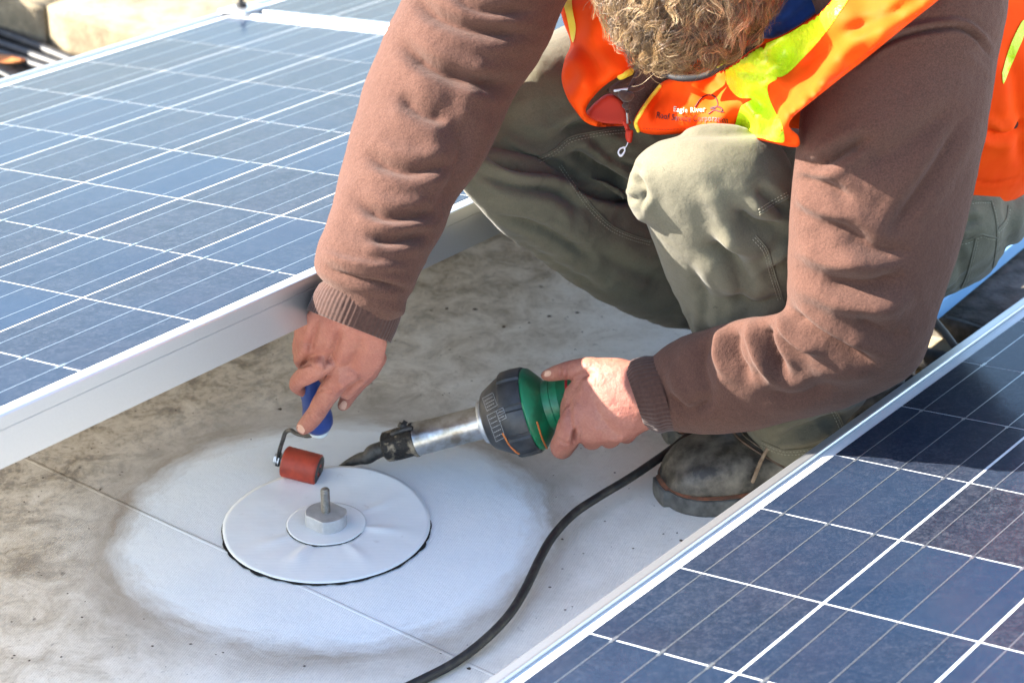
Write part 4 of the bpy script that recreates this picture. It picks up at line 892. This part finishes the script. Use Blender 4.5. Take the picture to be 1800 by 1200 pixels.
# --- hair
def build_hair():
    r=random.Random(11); parts_v=[];parts_f=[];tone=[]
    ax=(side*.084,face*.104,top*.110); crown=top*.8-face*.55
    scalp=ell(HC-face*.004+top*.004,(side*.085,face*.095,top*.101),28)
    keep=[]
    vs,fs=scalp; vs=[Vector(v) for v in vs]
    for f in fs:
        c=sum((vs[i] for i in f),Vector())/len(f)-HC
        if c.dot(top)>-.045-.25*max(0,-c.dot(face)) and not (c.dot(face)>.055 and c.dot(top)<.045): keep.append(f)
    me=mesh('scalp',vs,keep); 
    K=13; cr=(top*.70-face*.71).normalized()
    for i in range(430):
        while True:
            q=Vector((r.gauss(0,1),r.gauss(0,1),r.gauss(0,1))).normalized()
            if q.z>-.40 and not (q.y>.60 and q.z<.36): break
        p0=HC+side*q.x*.085+face*q.y*.095+top*q.z*.101; nrm=(side*q.x/.085+face*q.y/.095+top*q.z/.101).normalized()
        flow=(p0-HC)-cr*((p0-HC).dot(cr)); flow=flow.normalized() if flow.length>1e-4 else side
        flow=(flow*.8+face*.25+Vector((0,0,-.2))).normalized(); tan=(flow-nrm*flow.dot(nrm)).normalized(); bi=nrm.cross(tan)
        an=r.gauss(0,.55); tan=(tan*math.cos(an)+bi*math.sin(an)).normalized(); bi=nrm.cross(tan)
        L0=r.uniform(.032,.060); ph=r.uniform(0,6.28); tw=r.choice((-1,1))*r.uniform(6,11); ca=r.uniform(.45,1.2); ct=r.gauss(0,.16)
        guide=[p0-nrm*.003]; fr_=[]
        for k in range(K):
            t=k/K; d=tan*1.0+nrm*(.75-1.35*t)+bi*math.sin(ph+tw*t)*ca+nrm*math.cos(ph+tw*t)*ca*.75+Vector((0,0,-.25*t))
            pos=guide[-1]+d.normalized()*L0/K; dd=pos-HC; e=Vector((dd.dot(side)/.088,dd.dot(face)/.098,dd.dot(top)/.104)).length
            if e<1: pos=HC+dd/e
            guide.append(pos)
        for m in range(26):
            o1=(tan*r.gauss(0,1)+bi*r.gauss(0,1))*.0066; o2=(nrm*r.gauss(0,1)+bi*r.gauss(0,1)+tan*r.gauss(0,.5))*.0026; rr=r.uniform(.00017,.00032); le=r.uniform(.75,1.06); stray=r.random()<.16
            if stray: o2=o2*2.8
            pts=[]
            for k in range(K+1):
                t=k/K*le; x=min(t,1)*K; i0=min(K-1,int(x)); g=guide[i0].lerp(guide[i0+1],x-i0)
                pts.append(g+o1*max(0,1-t)**1.2+o2*t+Vector((noise.noise(g*90+o2*900),noise.noise(g*90+Vector((5,1,3))),noise.noise(g*90+Vector((1,7,2)))))*.0012*t)
            v,f=tubep(pts,[rr*(1-.7*(j_/K)**2) for j_ in range(len(pts))],3,round_end=False)
            o_=len(parts_v); parts_v+=v; parts_f+=[tuple(a+o_ for a in x) for x in f if len(x)==4]
            t0=.04+ct*1.2+r.gauss(0,.15)+(.35 if r.random()<.10 else 0)
            for j_ in range(len(pts)): tone+=[max(0,min(1,t0+.34*(j_/K)**1.3))]*3
    me2=mesh('hair',parts_v,parts_f); at=me2.attributes.new('tone','FLOAT','POINT'); at.data.foreach_set('value',np.array(tone,dtype=np.float32))
    h=link('hair',me2,M['hair'],person)
    link('scalp_hair',me,simple('hair_base',(.05,.026,.012),(.10,.055,.025),80,.8,bs=1,bscale=300,bd=.003),h)
build_hair()
# ------------------------------------------------------------------ seam roller in the right hand
sr=empty('seam_roller',G(530,840)); tag(sr,'red silicone seam roller with blue handle in the worker\'s right hand','hand roller')
A=B(500,810,2.612);Bv=B(561,826,2.606); d=(Bv-A).normalized(); rr=.0182
lo=min(A.z,Bv.z)-rr
prof=[(0,rr*.55),(0,rr*.93),(.0012,rr)]+[(x,rr*(1+.006*math.sin(x*900))) for x in np.linspace(.003,(Bv-A).length-.003,14)]+[((Bv-A).length-.0012,rr),((Bv-A).length,rr*.93),((Bv-A).length,rr*.5)]
ro=link('roller_wheel',mesh('roller_wheel',*lathe(A,d,prof,56)),M['red'],sr); ro.modifiers.new('es','EDGE_SPLIT').split_angle=math.radians(50)
link('bearing',mesh('bearing',*lathe(Bv-d*.001,d,[(0,rr*.9),(.0018,rr*.88),(.0018,rr*.45),(.0006,rr*.42),(.0006,rr*.2),(.003,rr*.18)],32)),M['rustblack'],ro)
link('bearing',mesh('bearing',*lathe(A+d*.001,-d,[(0,rr*.9),(.0016,rr*.88),(.0016,rr*.35)],32)),M['rustblack'],ro)
bz=.0052
def flat(pts,wd,th,name,mat,par):
    Pp=spline3(pts,6); rings=[]
    for i,p in enumerate(Pp):
        t=(Pp[min(i+1,len(Pp)-1)]-Pp[max(i-1,0)]).normalized(); s=t.cross(ray(530,780)).normalized(); n=s.cross(t)
        rings.append([p+s*a*wd+n*b_*th for a,b_ in ((-1,-.7),(-.7,-1),(.7,-1),(1,-.7),(1,.7),(.7,1),(-.7,1),(-1,.7))])
    return link(name,mesh(name,*rings_mesh(rings)),mat,par)
flat([B(560,752,2.548),B(551,762,2.553),B(541,766,2.558),B(522,762,2.568),B(511,756,2.574),B(502,760,2.582),B(497,774,2.592),B(492,790,2.602),B(489,806,2.610),B(487,818,2.612)],.0024,.0030,'bent_arm',M['rustblack'],sr)
nut=A-d*.008
link('axle_nut',mesh('axle_nut',*lathe(nut-d*.004,d,[(0,.0045),(0,.0062),(.0055,.0062),(.0055,.0085),(.007,.0085),(.007,.003),(.0105,.003)],6)),M['zinc'],sr,smooth=False)
h0=B(561,757,2.548);h1=B(552,690,2.500); hd=(h1-h0)
link('ferrule',mesh('ferrule',*lathe(h0-hd.normalized()*.002,hd,[(0,.008),(0,.0105),(.004,.012),(.010,.0125),(.013,.0125)],28)),M['clear'],sr)
link('handle',mesh('handle',*lathe(h0+hd.normalized()*.008,hd,[(0,.0125),(.002,.0150),(.008,.0172),(.018,.0172),(.032,.0150),(.050,.0148),(.070,.0165),(.090,.0168),(.100,.012),(.104,.004)],36)),M['bluegrip'],sr)
# ------------------------------------------------------------------ hot air gun in the left hand
ga=B(676,786,2.620); gb=B(1150,664,2.548); gd=(gb-ga).normalized(); GL=(gb-ga).length
def gx(px): # distance along the axis for a column of the photo
    lo,hi=-.2,.5
    for _ in range(40):
        m_=(lo+hi)/2; p=ga+gd*m_; c=projnp(np.array([tuple(p)]))[0,0]
        if c<px: lo=m_
        else: hi=m_
    return lo
gun=empty('hot_air_gun',G(850,800)); tag(gun,'hot air welding gun with steel tube and green body held in the left hand','heat gun')
k=2.6*1.044/F
def GL_(pairs,name,mat,n=48,mod=None,par=gun,sm=True,split=35):
    o=link(name,mesh(name,*lathe(ga,gd,[(gx(x),r*k) for x,r in pairs],n,mod)),mat,par,smooth=sm)
    if sm: o.modifiers.new('es','EDGE_SPLIT').split_angle=math.radians(split)
    return o
GL_([(676,10),(676,23),(679,27),(700,28.5),(722,28),(727,31),(731,31),(733,29),(736,27)],'nozzle_collar',M['collar'])
link('clamp_screw',mesh('clamp_screw',*join([lathe(B(706,753,2.60),(B(712,745,2.60)-B(706,756,2.60)),[(0,.006),(.006,.006),(.006,.003),(.010,.003)],12),tubep([B(690,762,2.595),B(706,756,2.593),B(722,752,2.595)],.003,8)])),M['rustblack'],gun)
GL_([(733,31),(735,29.5),(790,29),(845,29.5),(851,31)],'heater_tube',M['steel'],56)
GL_([(849,31),(849,38),(852,39.5),(856,39.5),(858,36)],'tube_flange',M['zinc'])
for a_ in (0.3,1.9,3.6,5.0):
    s,t_=frame_of(gd); c=ga+gd*gx(850)+(s*math.cos(a_)+t_*math.sin(a_))*35*k
    link('flange_screw',mesh('flange_screw',*lathe(c,-gd,[(0,.0022),(.0018,.0022),(.002,.001)],10)),M['zinc'],gun)
hs=GL_([(857,36),(858,46),(862,52),(888,68),(898,71),(900,70)],'front_housing',M['graph'],64)
def fin(i,x,r,th):
    u_=(th*9/(2*math.pi))%1
    g=1.0 if u_<.78 else .955
    return r*g
GL_([(897,68),(897,75),(900,77),(915,78),(932,77),(936,75),(936,60)],'ribbed_cap',M['graph'],144,fin,split=30)
GL_([(935,60),(936,72.5),(939,73.5),(943,72),(958,54),(962,47),(964,44)],'green_flange',M['green'],64)
GL_([(962,44),(976,44),(977,42.5),(990,42),(991,41),(1010,37),(1060,34),(1120,36),(1170,36),(1178,30),(1180,12)],'green_body',M['green'],48)
GL_([(1000,37.6),(1001,38.3),(1008,37.9),(1009,37.2)],'red_label_band',simple('red_band',(.55,.02,.03),None,rough=.4),48)
GL_([(1179,12),(1180,14),(1200,11),(1215,9)],'cable_boot',M['rubber'],20)
# rust coloured scrape lines on the cap
for (x0,a0,a1) in ((937.5,.9,1.5),(905,1.05,1.5)):
    s,t_=frame_of(gd); pts=[ga+gd*gx(x0+(a_-a0)*2)+(s*math.cos(q)+t_*math.sin(q))*(74.2 if x0>930 else 78.3)*k for a_,q in ((v_,-v_+0) for v_ in np.linspace(a0,a1,10))]
gme=bpy.data.meshes.new('g'); bm=bmesh.new()
for o in list(COL.objects):
    if o.parent==gun and o.type=='MESH': bm.from_mesh(o.data)
bm.to_mesh(gme); bm.free(); GB=bvh(gme)
for ln,r_ in (([(944,742),(948,755),(951,765),(956,777),(962,789)],.0012),([(884,762),(893,778),(905,792),(912,797)],.0012)):
    t=surf_line(GB,ln,r_,.0,6)
    if t: link('rust_scrape',mesh('rust_scrape',*t),M['orangepaint'],gun)
# printed plate on the black housing: a box grid and tiny rows of marks
def pr(ln,r_=.00025):
    t=surf_line(GB,ln,r_,.0001,4,3)
    return t
pl=[]
def lerp2(a,b,t): return (a[0]+(b[0]-a[0])*t,a[1]+(b[1]-a[1])*t)
for quad in ([(848,700),(866,690),(874,712),(856,722)],[(856,730),(872,722),(888,768),(872,776)],[(872,722),(884,716),(890,734),(878,740)]):
    q=quad
    for i in range(4): pl.append(pr([q[i],lerp2(q[i],q[(i+1)%4],.5),q[(i+1)%4]]))
    rows=5 if q[0][1]>705 and q[0][0]<860 else 3
    for j in range(1,rows+1):
        t_=j/(rows+1); a=lerp2(q[0],q[3],t_); b_=lerp2(q[1],q[2],t_); x=.12
        while x<.85:
            w_=random.uniform(.06,.16); pl.append(pr([lerp2(a,b_,x),lerp2(a,b_,x+w_/2),lerp2(a,b_,min(.9,x+w_))],.00035)); x+=w_+.07
pl=[x for x in pl if x]
if pl: link('rating_plate',mesh('rating_plate',*join(pl)),M['printw'],gun)
# bent flat nozzle
link('welding_nozzle',mesh('welding_nozzle',*chain([(684,785,2.62,15),(668,790,2.621,14),(656,795,2.623,14.5),(646,803,2.625,12.5),(632,806,2.630,10.5),(614,813,2.635,7.5),(598,822,2.64,5)],16)),M['rustblack'],gun)
# cable
cb=[ga+gd*gx(1195),B(1240,690,2.56),G(1258,730,.05),G(1215,762,.035),G(1170,797,.03),G(1110,838,.025),G(1052,873,.022),G(1008,903,.020),G(972,942,.018),G(948,983,.016),G(922,1037,.014),G(893,1082,.012),G(852,1124,.010),G(802,1162,.007),G(742,1194,.006),G(640,1240,.006),G(500,1290,.006)]
cb=[Vector((p.x,p.y,max(p.z,.0055))) for p in cb]
cbo=link('power_cable',mesh('power_cable',*tubep(spline3(cb,14),.0050,14)),M['rubber']); tag(cbo,'black power cable curving from the heat gun across the roof to the bottom edge','cable')
print('tris',sum(len(o.data.polygons) for o in SC.objects if o.type=='MESH'))
